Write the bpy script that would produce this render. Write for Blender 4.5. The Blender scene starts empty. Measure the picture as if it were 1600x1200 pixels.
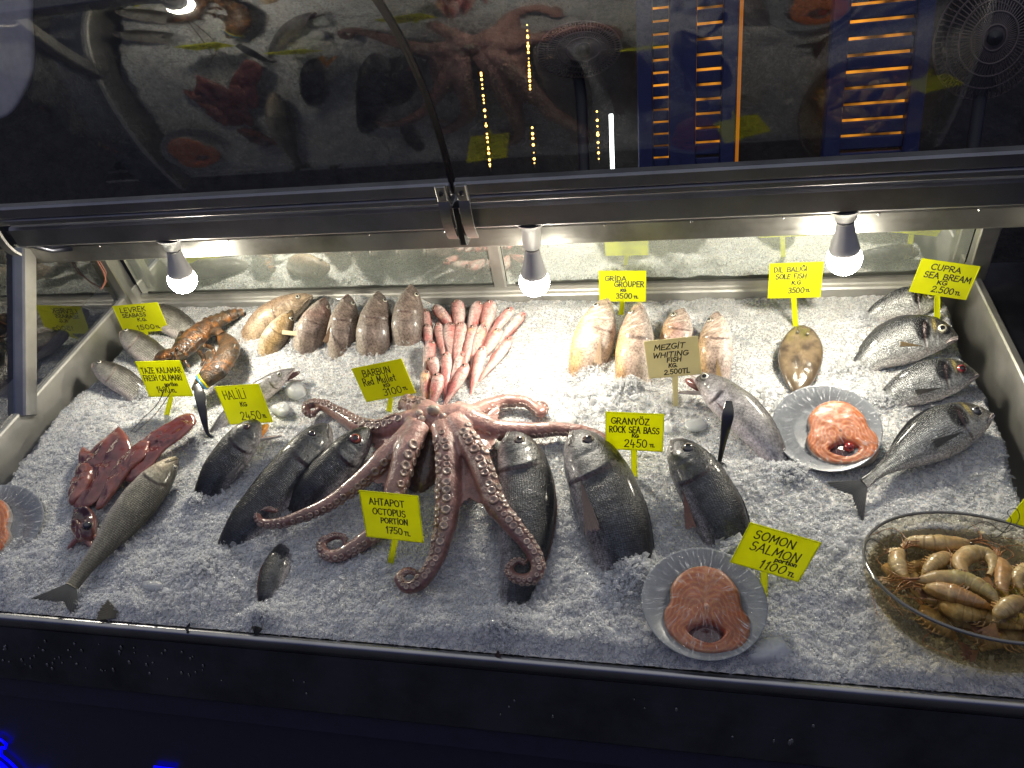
import bpy, math, random
import numpy as np
from mathutils import Matrix, Vector

random.seed(7)
RNG = np.random.default_rng(11)
SC = bpy.context.scene
COL = SC.collection

# ------------------------------------------------------------------ camera frame / coordinates
# The counter's tray is a plane sloping 20 degrees up to the back.  Counter coordinates (u, d, w):
# u along the counter, d up the slope towards the back, w square off the tray.
FOC = 1166.0
TAU = math.radians(20)
def _n(a):
    a = np.asarray(a, float); return a / np.linalg.norm(a)
AX = _n([5257., 25., -FOC])
AD = np.array([264., -1097., FOC]); AD = _n(AD - AX * AD.dot(AX))
AN = np.cross(AX, AD)
if AN[2] > 0: AN = -AN
CAM = np.array([0.30579, -0.89451, 1.07])
AY = math.cos(TAU) * AD - math.sin(TAU) * AN
AZ = math.sin(TAU) * AD + math.cos(TAU) * AN
FRAME = np.array([AX, AD, AN])
def ray(x, y): return FRAME @ np.array([x - 800., y - 600., FOC])
def P(x, y, w=0.0):
    """point of the counter at height w above the tray that the survey photo shows at x, y"""
    r = ray(x, y); return CAM + r * ((w - CAM[2]) / r[2])
def PA(axis, val, x, y):
    r = ray(x, y); return CAM + r * ((val - CAM[axis]) / r[axis])
def proj(p):
    c = FRAME.T @ (np.asarray(p, float) - CAM)
    return np.array([800 + FOC * c[0] / c[2], 600 + FOC * c[1] / c[2]])
CT, ST = math.cos(TAU), math.sin(TAU)
Z0 = 1.0
def W(p):
    """counter coordinates -> world"""
    p = np.asarray(p, float)
    u, d, w = p[..., 0], p[..., 1], p[..., 2]
    return np.stack([u, CT * d - ST * w, ST * d + CT * w + Z0], -1)
def toC(p):
    """world -> counter coordinates"""
    p = np.asarray(p, float); x, y, z = p[..., 0], p[..., 1], p[..., 2] - Z0
    return np.stack([x, CT * y + ST * z, -ST * y + CT * z], -1)
NV = np.array([0., 0., 1.])
UPV = toC(np.array([0, 0, 1.0 + Z0])) - toC(np.array([0, 0, Z0]))   # gravity up in counter coordinates
BACKV = np.array([0., CT, -ST])
def camdir(p): return _n(CAM - np.asarray(p))

cam_d = bpy.data.cameras.new('camera'); cam_o = bpy.data.objects.new('camera', cam_d); COL.objects.link(cam_o)
cam_d.sensor_fit = 'HORIZONTAL'; cam_d.sensor_width = 36.0; cam_d.lens = 36.0 * FOC / 1600.0
cam_d.clip_start = 0.02; cam_d.clip_end = 200
B = np.array([AX, AY, AZ])            # rows: world axes in camera coordinates (x right, y down, z forward)
R = np.column_stack([B @ np.array([1., 0, 0]), B @ np.array([0, -1., 0]), B @ np.array([0, 0, -1.])])
M4 = np.eye(4); M4[:3, :3] = R; M4[:3, 3] = W(CAM)
cam_o.matrix_world = Matrix(M4.tolist())
SC.camera = cam_o

# ------------------------------------------------------------------ world, exposure
BULB = 255.0
SC.view_settings.view_transform = 'Standard'
SC.view_settings.look = 'None'
SC.view_settings.exposure = 0.0
SC.view_settings.gamma = 1.0
SC.render.engine = 'CYCLES'
SC.cycles.use_denoising = True
SC.cycles.max_bounces = 10
SC.cycles.transparent_max_bounces = 24
SC.cycles.caustics_reflective = False
SC.cycles.caustics_refractive = False
SC.cycles.sample_clamp_indirect = 4.0
wd = bpy.data.worlds.new('World'); SC.world = wd; wd.use_nodes = True
nt = wd.node_tree; nt.nodes.clear()
_o = nt.nodes.new('ShaderNodeOutputWorld'); _b = nt.nodes.new('ShaderNodeBackground')
_tc = nt.nodes.new('ShaderNodeTexCoord'); _sx = nt.nodes.new('ShaderNodeSeparateXYZ'); _rp = nt.nodes.new('ShaderNodeValToRGB')
nt.links.new(_tc.outputs['Generated'], _sx.inputs[0]); nt.links.new(_sx.outputs['Z'], _rp.inputs[0])
_rp.color_ramp.elements[0].position = 0.0; _rp.color_ramp.elements[0].color = (.012, .016, .06, 1)
_rp.color_ramp.elements[1].position = 0.75; _rp.color_ramp.elements[1].color = (.37, .375, .40, 1)
_e = _rp.color_ramp.elements.new(0.3); _e.color = (.035, .045, .12, 1)
nt.links.new(_rp.outputs[0], _b.inputs[0]); _b.inputs[1].default_value = 1.6
nt.links.new(_b.outputs[0], _o.inputs[0])

# ------------------------------------------------------------------ noise
def _hash(ix, iy, seed):
    h = (ix.astype(np.int64) * 374761393 + iy.astype(np.int64) * 668265263 + seed * 2147483647) & 0xffffffff
    h = ((h ^ (h >> 13)) * 1274126177) & 0xffffffff
    return ((h ^ (h >> 16)) & 0xffff) / 65535.0
def vnoise(x, y, seed=0):
    x = np.asarray(x, float); y = np.asarray(y, float)
    ix, iy = np.floor(x), np.floor(y); fx, fy = x - ix, y - iy
    fx = fx * fx * (3 - 2 * fx); fy = fy * fy * (3 - 2 * fy)
    a = _hash(ix, iy, seed); b = _hash(ix + 1, iy, seed); c = _hash(ix, iy + 1, seed); d = _hash(ix + 1, iy + 1, seed)
    return a + (b - a) * fx + (c - a) * fy + (a - b - c + d) * fx * fy
def fbm(x, y, seed=0, oct=3):
    s = 0; k = .5
    for i in range(oct):
        s = s + k * (vnoise(x * 2 ** i, y * 2 ** i, seed + i * 17) - .5) * 2; k *= .5
    return s
def sst(a, b, x):
    x = np.clip((np.asarray(x, float) - a) / (b - a), 0, 1); return x * x * (3 - 2 * x)
def mix(a, b, f):
    f = np.asarray(f)[..., None]; return np.asarray(a) * (1 - f) + np.asarray(b) * f

# ------------------------------------------------------------------ mesh builder (counter coordinates)
class MB:
    def __init__(s): s.v = []; s.q = []; s.t = []; s.c = []; s.uv = []; s.n = 0; s.qm = []; s.tm = []
    def add(s, v, quads=(), tris=(), col=None, uv=None, m=0):
        v = np.asarray(v, float).reshape(-1, 3); k = len(v)
        s.v.append(v)
        c = np.ones((k, 3)) * .5 if col is None else np.broadcast_to(np.asarray(col, float), (k, 3)) if np.ndim(col) == 1 else np.asarray(col, float).reshape(-1, 3)
        s.c.append(c); s.uv.append(np.zeros((k, 3)) if uv is None else np.asarray(uv, float).reshape(-1, 3))
        if len(quads): q = np.asarray(quads, int) + s.n; s.q.append(q); s.qm.append(np.full(len(q), m))
        if len(tris): q = np.asarray(tris, int) + s.n; s.t.append(q); s.tm.append(np.full(len(q), m))
        s.n += k; return s
    def grid(s, V, wrap=False, col=None, uv=None, m=0, cap0=False, cap1=False):
        V = np.asarray(V, float); a, b = V.shape[:2]
        idx = np.arange(a * b).reshape(a, b)
        if wrap: nx = np.roll(idx, -1, 1)
        else: nx = idx[:, 1:]; idx = idx[:, :-1]
        q = np.stack([idx[:-1], nx[:-1], nx[1:], idx[1:]], -1).reshape(-1, 4)
        tris = []
        VV = V.reshape(-1, 3); cc = None if col is None else (np.asarray(col, float).reshape(-1, 3) if np.ndim(col) > 1 else col); uu = None if uv is None else np.asarray(uv).reshape(-1, 3)
        if cap0 or cap1:
            ex = []; base = a * b
            for flag, row in ((cap0, 0), (cap1, a - 1)):
                if not flag: continue
                ex.append(V[row].mean(0)); c0 = base + len(ex) - 1
                for j in range(b if wrap else b - 1):
                    j2 = (j + 1) % b
                    tris.append((row * b + j, c0, row * b + j2) if row else (row * b + j2, c0, row * b + j))
            rows = [r for f_, r in ((cap0, 0), (cap1, a - 1)) if f_]
            if cc is not None and np.ndim(cc) > 1: cc = np.vstack([cc] + [cc.reshape(a, b, 3)[r].mean(0)[None] for r in rows])
            if uu is not None: uu = np.vstack([uu] + [uu.reshape(a, b, 3)[r].mean(0)[None] for r in rows])
            VV = np.vstack([VV] + [e[None] for e in ex])
        return s.add(VV, q, tris, cc, uu, m)
    def box(s, lo, hi, col=None, m=0, ax=None, o=None):
        lo = np.asarray(lo, float); hi = np.asarray(hi, float)
        c = np.array([[i, j, k] for i in (0, 1) for j in (0, 1) for k in (0, 1)], float)
        v = lo + c * (hi - lo)
        if ax is not None: v = (np.zeros(3) if o is None else np.asarray(o)) + v @ np.asarray(ax)
        q = [(0, 1, 3, 2), (4, 6, 7, 5), (0, 4, 5, 1), (2, 3, 7, 6), (0, 2, 6, 4), (1, 5, 7, 3)]
        return s.add(v, q, (), col, None, m)
    def bbox(s, lo, hi, b=.002, ax=None, o=None, col=None, m=0):
        """box with bevelled edges along the longest axis (an octagonal prism with chamfered ends)"""
        lo = np.asarray(lo, float); hi = np.asarray(hi, float); L = int(np.argmax(hi - lo)); i, j = [k for k in range(3) if k != L]
        b = min(b, (hi - lo)[i] * .45, (hi - lo)[j] * .45)
        def ring(z, e):
            pts = []
            x0, x1, y0, y1 = lo[i] + e, hi[i] - e, lo[j] + e, hi[j] - e
            for (x, y) in ((x0 + b, y0), (x1 - b, y0), (x1, y0 + b), (x1, y1 - b), (x1 - b, y1), (x0 + b, y1), (x0, y1 - b), (x0, y0 + b)):
                p = np.zeros(3); p[i] = x; p[j] = y; p[L] = z; pts.append(p)
            return pts
        V = np.array([ring(lo[L], b * .4), ring(lo[L] + b * .5, 0), ring(hi[L] - b * .5, 0), ring(hi[L], b * .4)])
        if ax is not None: V = (np.zeros(3) if o is None else np.asarray(o)) + V @ np.asarray(ax)
        return s.grid(V, True, cap0=True, cap1=True, col=col, m=m)
    def tube(s, path, r, seg=10, col=None, m=0, flat=None, caps=True, uv=True):
        path = np.asarray(path, float); n = len(path); r = np.broadcast_to(np.asarray(r, float), (n,))
        tg = np.gradient(path, axis=0); tg /= np.linalg.norm(tg, axis=1)[:, None] + 1e-12
        up = NV if abs(tg[0].dot(NV)) < .9 else np.array([0, 1., 0])
        V = []
        for k in range(n):
            a = up - tg[k] * up.dot(tg[k]); a = _n(a); b = np.cross(tg[k], a); up = a
            th = np.linspace(0, 2 * math.pi, seg, endpoint=False)
            V.append(path[k] + r[k] * (np.cos(th)[:, None] * a * (flat or 1.0) + np.sin(th)[:, None] * b))
        return s.grid(np.array(V), True, cap0=caps, cap1=caps, col=col, m=m)
    def lathe(s, prof, o, ax, seg=32, col=None, m=0, caps=True):
        """prof: (r, h) rows turned about ax"""
        ax = _n(ax); a = _n(np.cross(ax, [0.3, .9, .2])); b = np.cross(ax, a)
        th = np.linspace(0, 2 * math.pi, seg, endpoint=False)
        V = np.array([np.asarray(o) + ax * h + r * (np.cos(th)[:, None] * a + np.sin(th)[:, None] * b) for r, h in prof])
        return s.grid(V, True, cap0=caps, cap1=caps, col=col, m=m)
    def ell(s, c, A, seg=16, rings=10, col=None, m=0):
        A = np.asarray(A, float)
        ph = np.linspace(1e-3, math.pi - 1e-3, rings); th = np.linspace(0, 2 * math.pi, seg, endpoint=False)
        V = np.array([[np.asarray(c) + A[0] * math.sin(p) * math.cos(t) + A[1] * math.sin(p) * math.sin(t) + A[2] * math.cos(p) for t in th] for p in ph])
        return s.grid(V, True, col=col, m=m, cap0=True, cap1=True)
    def mesh(s, name, mats, loc, smooth=True):
        v = W(np.vstack(s.v)) - np.asarray(loc); me = bpy.data.meshes.new(name)
        q = np.vstack(s.q) if s.q else np.zeros((0, 4), int); t = np.vstack(s.t) if s.t else np.zeros((0, 3), int)
        nl = q.size + t.size; npoly = len(q) + len(t)
        me.vertices.add(len(v)); me.vertices.foreach_set('co', v.astype(np.float32).ravel())
        me.loops.add(nl); me.loops.foreach_set('vertex_index', np.concatenate([q.ravel(), t.ravel()]).astype(np.int32))
        me.polygons.add(npoly)
        ls = np.concatenate([np.arange(len(q)) * 4, q.size + np.arange(len(t)) * 3]).astype(np.int32)
        me.polygons.foreach_set('loop_start', ls)
        me.polygons.foreach_set('material_index', np.concatenate((s.qm + s.tm) or [np.zeros(0)]).astype(np.int32))
        me.polygons.foreach_set('use_smooth', np.full(npoly, bool(smooth)))
        a = me.attributes.new('Col', 'FLOAT_COLOR', 'POINT'); c = np.vstack(s.c)
        a.data.foreach_set('color', np.hstack([c, np.ones((len(c), 1))]).astype(np.float32).ravel())
        a = me.attributes.new('fuv', 'FLOAT_VECTOR', 'POINT'); a.data.foreach_set('vector', np.vstack(s.uv).astype(np.float32).ravel())
        me.update(calc_edges=True); me.validate()
        for m in (mats if isinstance(mats, (list, tuple)) else [mats]): me.materials.append(m)
        return me
    def part(s, name, mats, parent, smooth=True, label=None):
        """a part (or sub-part) of parent"""
        base = np.array(parent['_o'])
        o = bpy.data.objects.new(name, s.mesh(name, mats, base, smooth)); COL.objects.link(o); o.parent = parent
        o['_o'] = [float(x) for x in base]
        if label: o['label'] = label
        return o
    def obj(s, name, mats, label=None, cat=None, group=None, kind=None, smooth=True, loc=None):
        allv = W(np.vstack(s.v))
        if loc is None: loc = np.array([allv[:, 0].mean(), allv[:, 1].mean(), allv[:, 2].min()])
        o = bpy.data.objects.new(name, s.mesh(name, mats, loc, smooth)); COL.objects.link(o); o.location = Vector(loc)
        o['_o'] = [float(x) for x in loc]; tag(o, label, cat, group, kind); return o
def tag(o, label=None, cat=None, group=None, kind=None):
    if label: o['label'] = label
    if cat: o['category'] = cat
    if group: o['group'] = group
    if kind: o['kind'] = kind
def thing(name, label, cat, at, group=None):
    o = bpy.data.objects.new(name, None); COL.objects.link(o); o.empty_display_size = .02
    loc = W(np.asarray(at, float)); o.location = Vector(loc); o['_o'] = [float(x) for x in loc]
    tag(o, label, cat, group); return o

# ------------------------------------------------------------------ materials
class NT:
    def __init__(s, name):
        s.m = bpy.data.materials.new(name); s.m.use_nodes = True; s.t = s.m.node_tree
        s.b = s.t.nodes['Principled BSDF']; s.out = s.t.nodes['Material Output']
    def n(s, t, **kw):
        x = s.t.nodes.new(t)
        for k, v in kw.items():
            if hasattr(x, k) and k not in ('Scale', 'Detail', 'Strength', 'Distance', 'Roughness'): setattr(x, k, v)
            else: x.inputs[k].default_value = v
        return x
    def l(s, a, b): s.t.links.new(a, b)
    def set(s, **kw):
        for k, v in kw.items():
            k = k.replace('_', ' ')
            s.b.inputs[k].default_value = tuple(v) + (1,) if isinstance(v, (tuple, list)) and len(v) == 3 else v
        return s
def noise(N, scale, vec=None, detail=3.0, rough=.55):
    x = N.n('ShaderNodeTexNoise', Scale=scale, Detail=detail); x.inputs['Roughness'].default_value = rough
    if vec is not None: N.l(vec, x.inputs['Vector'])
    return x
def ramp(N, src, stops):
    r = N.n('ShaderNodeValToRGB'); e = r.color_ramp.elements
    while len(e) < len(stops): e.new(.5)
    for k, (p, c) in enumerate(stops): e[k].position = p; e[k].color = tuple(c) + (1,) if len(c) == 3 else c
    N.l(src, r.inputs[0]); return r
def bump(N, src, strength, dist, prev=None):
    b = N.n('ShaderNodeBump'); b.inputs['Strength'].default_value = strength; b.inputs['Distance'].default_value = dist
    N.l(src, b.inputs['Height'])
    if prev is not None: N.l(prev.outputs[0], b.inputs['Normal'])
    return b
def objco(N): return N.n('ShaderNodeTexCoord').outputs['Object']

def mat_plain(name, col, rough=.5, metal=0., coat=0., var=.12, scale=40., bs=0., bd=.001, spec=.5):
    N = NT(name).set(Roughness=rough, Metallic=metal, Coat_Weight=coat)
    N.b.inputs['Specular IOR Level'].default_value = spec
    nz = noise(N, scale, objco(N))
    r = ramp(N, nz.outputs[0], [(.25, [c * (1 - var) for c in col]), (.75, [min(1, c * (1 + var)) for c in col])])
    N.l(r.outputs[0], N.b.inputs['Base Color'])
    rr = N.n('ShaderNodeMapRange'); N.l(nz.outputs[0], rr.inputs[0]); rr.inputs[3].default_value = max(.02, rough * .75); rr.inputs[4].default_value = min(1, rough * 1.3)
    N.l(rr.outputs[0], N.b.inputs['Roughness'])
    if bs: N.l(bump(N, nz.outputs[0], bs, bd).outputs[0], N.b.inputs['Normal'])
    return N.m
def mat_steel(name, col=(.5, .5, .5), rough=.28, stretch=(1.5, 60, 60), dirt=.25):
    N = NT(name).set(Metallic=1.0, Roughness=rough)
    mp = N.n('ShaderNodeMapping'); mp.inputs['Scale'].default_value = stretch; N.l(objco(N), mp.inputs[0])
    n1 = noise(N, 6, mp.outputs[0], 5); n2 = noise(N, 9, objco(N), 5, .65)
    r = ramp(N, n2.outputs[0], [(.3, [c * (1 - dirt) for c in col]), (.6, col)])
    N.l(r.outputs[0], N.b.inputs['Base Color'])
    ad = N.n('ShaderNodeMath', operation='MULTIPLY_ADD'); N.l(n1.outputs[0], ad.inputs[0]); ad.inputs[1].default_value = .22; ad.inputs[2].default_value = rough - .09
    ad2 = N.n('ShaderNodeMath', operation='MULTIPLY_ADD'); N.l(n2.outputs[0], ad2.inputs[0]); ad2.inputs[1].default_value = .2; N.l(ad.outputs[0], ad2.inputs[2])
    N.l(ad2.outputs[0], N.b.inputs['Roughness'])
    N.l(bump(N, n1.outputs[0], .12, .0008).outputs[0], N.b.inputs['Normal'])
    return N.m
def mat_skin(name, scale=170., sb=.5, metal=.15, rough=.3, coat=.5, mott=.35, rnd=.35, sd=.0012, sss=0.):
    """wet fish skin: colouring from the mesh, rows of scales along the body"""
    N = NT(name).set(Metallic=metal, Roughness=rough, Coat_Weight=coat, Coat_Roughness=.12)
    N.b.inputs['Subsurface Weight'].default_value = sss
    N.b.inputs['Subsurface Radius'].default_value = (.01, .005, .004)
    at = N.n('ShaderNodeAttribute'); at.attribute_name = 'Col'
    ua = N.n('ShaderNodeAttribute'); ua.attribute_name = 'fuv'; sp = N.n('ShaderNodeSeparateXYZ'); N.l(ua.outputs['Vector'], sp.inputs[0])
    uv = N.n('ShaderNodeCombineXYZ'); N.l(sp.outputs[0], uv.inputs[0]); N.l(sp.outputs[1], uv.inputs[1]); mask = sp.outputs[2]; uvo = uv.outputs[0]
    vo = N.n('ShaderNodeTexVoronoi', Scale=scale); vo.inputs['Randomness'].default_value = rnd; N.l(uvo, vo.inputs['Vector'])
    nz = noise(N, 60, uvo, 6, .7); n2 = noise(N, 520, uvo, 3); n3 = noise(N, 230, uvo, 4, .7)
    mr = N.n('ShaderNodeMapRange'); N.l(nz.outputs[0], mr.inputs[0]); mr.inputs[1].default_value = .28; mr.inputs[2].default_value = .72; mr.inputs[3].default_value = 1 - mott; mr.inputs[4].default_value = 1 + mott
    m3 = N.n('ShaderNodeMapRange'); N.l(n3.outputs[0], m3.inputs[0]); m3.inputs[1].default_value = .3; m3.inputs[2].default_value = .7; m3.inputs[3].default_value = 1 - mott * .8; m3.inputs[4].default_value = 1 + mott * .8
    md = N.n('ShaderNodeMapRange'); N.l(vo.outputs['Distance'], md.inputs[0]); md.inputs[1].default_value = .1; md.inputs[2].default_value = .7; md.inputs[3].default_value = 1 + sb * .5; md.inputs[4].default_value = 1 - sb * .75
    ms = N.n('ShaderNodeMix'); N.l(mask, ms.inputs[0]); ms.inputs[2].default_value = 1.0; N.l(md.outputs[0], ms.inputs[3])
    mu = N.n('ShaderNodeMath', operation='MULTIPLY'); N.l(mr.outputs[0], mu.inputs[0]); N.l(ms.outputs[0], mu.inputs[1])
    mv = N.n('ShaderNodeMath', operation='MULTIPLY'); N.l(mu.outputs[0], mv.inputs[0]); N.l(m3.outputs[0], mv.inputs[1])
    vm = N.n('ShaderNodeVectorMath', operation='SCALE'); N.l(at.outputs['Color'], vm.inputs[0]); N.l(mv.outputs[0], vm.inputs['Scale'])
    N.l(vm.outputs[0], N.b.inputs['Base Color'])
    iv = N.n('ShaderNodeMath', operation='SUBTRACT'); iv.inputs[0].default_value = 1; N.l(vo.outputs['Distance'], iv.inputs[1])
    ih = N.n('ShaderNodeMath', operation='MULTIPLY'); N.l(iv.outputs[0], ih.inputs[0]); N.l(mask, ih.inputs[1])
    b1 = bump(N, ih.outputs[0], min(1, sb * 1.2), sd); b2 = bump(N, n2.outputs[0], .3, .0007, b1); b3 = bump(N, n3.outputs[0], .45, .0018, b2); b4 = bump(N, nz.outputs[0], .55, .004, b3)
    N.l(b4.outputs[0], N.b.inputs['Normal'])
    rm = N.n('ShaderNodeMapRange'); N.l(n3.outputs[0], rm.inputs[0]); rm.inputs[1].default_value = .3; rm.inputs[2].default_value = .7; rm.inputs[3].default_value = rough * .55; rm.inputs[4].default_value = rough * 1.5
    N.l(rm.outputs[0], N.b.inputs['Roughness'])
    return N.m
def mat_attr(name, rough=.3, coat=.4, metal=0., bs=.3, scale=160, bd=.001, sss=0., trans=0., mott=.2, tl=0.):
    N = NT(name).set(Roughness=rough, Coat_Weight=coat, Metallic=metal, Coat_Roughness=.08)
    N.b.inputs['Subsurface Weight'].default_value = sss; N.b.inputs['Subsurface Radius'].default_value = (.012, .005, .003)
    N.b.inputs['Transmission Weight'].default_value = trans
    at = N.n('ShaderNodeAttribute'); at.attribute_name = 'Col'
    nz = noise(N, scale, objco(N), 4)
    mr = N.n('ShaderNodeMapRange'); N.l(nz.outputs[0], mr.inputs[0]); mr.inputs[1].default_value = .25; mr.inputs[2].default_value = .75; mr.inputs[3].default_value = 1 - mott; mr.inputs[4].default_value = 1 + mott
    vm = N.n('ShaderNodeVectorMath', operation='SCALE'); N.l(at.outputs['Color'], vm.inputs[0]); N.l(mr.outputs[0], vm.inputs['Scale'])
    N.l(vm.outputs[0], N.b.inputs['Base Color'])
    if bs: N.l(bump(N, nz.outputs[0], bs, bd).outputs[0], N.b.inputs['Normal'])
    if tl:
        t_ = N.n('ShaderNodeBsdfTranslucent'); N.l(vm.outputs[0], t_.inputs[0]); mx = N.n('ShaderNodeMixShader'); mx.inputs[0].default_value = tl
        N.l(N.b.outputs[0], mx.inputs[1]); N.l(t_.outputs[0], mx.inputs[2]); N.l(mx.outputs[0], N.out.inputs[0])
    return N.m
def mat_glass(name, refl=.1, tint=(1, 1, 1), rough=.01, wrinkle=0., wscale=30., fres=True, stretch=None):
    """thin clear sheet: lets light straight through and mirrors a share of it"""
    N = NT(name); N.t.nodes.remove(N.b)
    tr = N.n('ShaderNodeBsdfTransparent'); tr.inputs[0].default_value = tuple(tint) + (1,)
    gl = N.n('ShaderNodeBsdfGlossy'); gl.inputs['Roughness'].default_value = rough; gl.inputs['Color'].default_value = (1, 1, 1, 1)
    mx = N.n('ShaderNodeMixShader'); N.l(tr.outputs[0], mx.inputs[1]); N.l(gl.outputs[0], mx.inputs[2]); N.l(mx.outputs[0], N.out.inputs[0])
    if fres:
        fr = N.n('ShaderNodeFresnel'); fr.inputs[0].default_value = 1.5
        ad = N.n('ShaderNodeMath', operation='MULTIPLY_ADD', use_clamp=True); N.l(fr.outputs[0], ad.inputs[0]); ad.inputs[1].default_value = 1.2; ad.inputs[2].default_value = refl - .05
        N.l(ad.outputs[0], mx.inputs[0])
    else: mx.inputs[0].default_value = refl
    if wrinkle:
        at = N.n('ShaderNodeAttribute'); at.attribute_name = 'fuv'
        mp = N.n('ShaderNodeMapping'); mp.inputs['Scale'].default_value = stretch or (1, 1, 1); N.l(at.outputs['Vector'], mp.inputs[0])
        nz = noise(N, wscale, mp.outputs[0], 4)
        b = bump(N, nz.outputs[0], wrinkle, .004); N.l(b.outputs[0], gl.inputs['Normal'])
    return N.m
def mat_emit(name, col, s):
    N = NT(name).set(Roughness=.4); N.b.inputs['Base Color'].default_value = tuple(col) + (1,)
    N.b.inputs['Emission Color'].default_value = tuple(col) + (1,); N.b.inputs['Emission Strength'].default_value = s
    return N.m
def mat_tag(name, col):
    N = NT(name).set(Roughness=.38); N.b.inputs['Base Color'].default_value = tuple(col) + (1,)
    nz = noise(N, 25, objco(N)); r = ramp(N, nz.outputs[0], [(.3, [c * .93 for c in col]), (.7, col)]); N.l(r.outputs[0], N.b.inputs['Base Color'])
    tl = N.n('ShaderNodeBsdfTranslucent'); N.l(r.outputs[0], tl.inputs[0])
    mx = N.n('ShaderNodeMixShader'); mx.inputs[0].default_value = .55; N.l(N.b.outputs[0], mx.inputs[1]); N.l(tl.outputs[0], mx.inputs[2]); N.l(mx.outputs[0], N.out.inputs[0])
    return N.m
def mat_ice(name, base=(.95, .96, .965), trans=0., rough=.3):
    N = NT(name).set(Roughness=rough); N.b.inputs['IOR'].default_value = 1.31
    N.b.inputs['Specular IOR Level'].default_value = .9 if rough > .2 else 1.4
    co = objco(N)
    n1 = noise(N, 260, co, 3, .6); n2 = noise(N, 14, co, 4)
    r = ramp(N, n2.outputs[0], [(.3, [c * .93 for c in base]), (.7, base)]); N.l(r.outputs[0], N.b.inputs['Base Color'])
    N.b.inputs['Transmission Weight'].default_value = trans
    N.b.inputs['Subsurface Weight'].default_value = .35 if trans else .7
    N.b.inputs['Subsurface Radius'].default_value = (.016, .018, .020); N.b.inputs['Subsurface Scale'].default_value = 1.0
    N.l(bump(N, n1.outputs[0], .5, .002).outputs[0], N.b.inputs['Normal'])
    tl = N.n('ShaderNodeBsdfTranslucent'); N.l(r.outputs[0], tl.inputs[0])
    mx = N.n('ShaderNodeMixShader'); mx.inputs[0].default_value = .42 if rough < .1 else .25; N.l(N.b.outputs[0], mx.inputs[1]); N.l(tl.outputs[0], mx.inputs[2]); N.l(mx.outputs[0], N.out.inputs[0])
    if rough < .1:      # loose crystals are half clear
        tp = N.n('ShaderNodeBsdfTransparent'); lw = N.n('ShaderNodeFresnel'); lw.inputs[0].default_value = 1.31
        mp = N.n('ShaderNodeMapRange'); N.l(lw.outputs[0], mp.inputs[0]); mp.inputs[1].default_value = 0; mp.inputs[2].default_value = .25; mp.inputs[3].default_value = .42; mp.inputs[4].default_value = .95
        m2 = N.n('ShaderNodeMixShader'); N.l(mp.outputs[0], m2.inputs[0]); N.l(tp.outputs[0], m2.inputs[1]); N.l(mx.outputs[0], m2.inputs[2]); N.l(m2.outputs[0], N.out.inputs[0])
    return N.m

M = dict(
    steel=mat_steel('brushed_steel', (.50, .49, .47), .26),
    steel_dark=mat_steel('dark_steel', (.15, .155, .19), .24, dirt=.4),
    steel_lip=mat_steel('rail_steel', (.36, .36, .37), .2),
    navy=mat_plain('navy_panel', (.018, .018, .04), .32, coat=.25, spec=.4),
    tray=mat_steel('tray_steel', (.58, .57, .54), .42),
    traybottom=mat_plain('tray_floor', (.05, .05, .05), .4),
    mirror=None, black=mat_plain('black_rubber', (.012, .012, .014), .45),
    bulb_white=mat_plain('bulb_plastic', (.62, .62, .64), .35, var=.03),
    glass=mat_glass('canopy_glass', .065, (.93, .95, .95), rough=.03),
    side_glass=mat_glass('side_glass', .16, (.7, .75, .74)),
    bowl=mat_glass('bowl_glass', .045, (.86, .82, .70), fres=False),
    water=mat_glass('bowl_water', .04, (.88, .82, .66), fres=False),
    wrap=None,
    plate=mat_plain('plate_glaze', (.17, .185, .21), .25, coat=.2, var=.05),
    yellow=mat_tag('yellow_plastic', (.88, .90, .018)), cream=mat_tag('cream_plastic', (.90, .85, .62)),
    ink=mat_plain('marker_ink', (.012, .012, .014), .6),
    ice=mat_ice('crushed_ice'), chip=mat_ice('ice_chip', (.95, .96, .98), .10, .07), lump=mat_ice('ice_lump', (.9, .92, .94), .35, .2),
    bream=mat_skin('bream_skin', 330, .9, .35, .26, .3, .5),
    dark=mat_skin('dark_fish_skin', 330, .7, .1, .34, .22, .9),
    bass=mat_skin('bass_skin', 270, .8, .1, .34, .2, .35, .25),
    smooth=mat_skin('smooth_fish_skin', 520, .25, .0, .30, .4, .6),
    mullet=mat_skin('mullet_skin', 380, .5, .0, .34, .25, .4),
    fin=mat_attr('fin_membrane', .35, .4, 0, .2, 300, tl=.45),
    eye=mat_attr('fish_eye', .08, 1., 0, 0, mott=.05),
    flesh=mat_attr('wet_flesh', .2, .7, 0, .5, 60, .004, .0, mott=.25),
    octo=None,
    salmon=mat_attr('salmon_flesh', .42, .1, 0, .15, 150, .001, .0, mott=.14),
    shell=mat_attr('lobster_shell', .3, .35, 0, 1., 200, .004, mott=.8),
    shrimp=mat_attr('shrimp_shell', .4, .25, 0, .3, 160, .0015, .1, mott=.35),
    cherry=mat_plain('cherry_skin', (.26, .006, .008), .15, coat=.6),
    cutlery=mat_plain('cutlery_steel', (.035, .035, .036), .22, coat=.8),
    wood=mat_plain('pale_wood', (.62, .5, .3), .5),
    wire=mat_plain('wire_dark', (.03, .025, .02), .4),
    blue=mat_emit('blue_sign_light', (.0, .0, 1.0), 1.5),
)
_N = NT('mirror_glass').set(Metallic=1.0, Roughness=.02); _N.b.inputs['Base Color'].default_value = (.95, .97, .93, 1)
_nz = noise(_N, 7, objco(_N), 6, .7); _r = ramp(_N, _nz.outputs[0], [(.4, (.01, .01, .01)), (.8, (.07, .07, .07))]); _N.l(_r.outputs[0], _N.b.inputs['Roughness'])
_fg = _N.n('ShaderNodeBsdfDiffuse'); _fg.inputs[0].default_value = (.80, .86, .79, 1)
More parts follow.
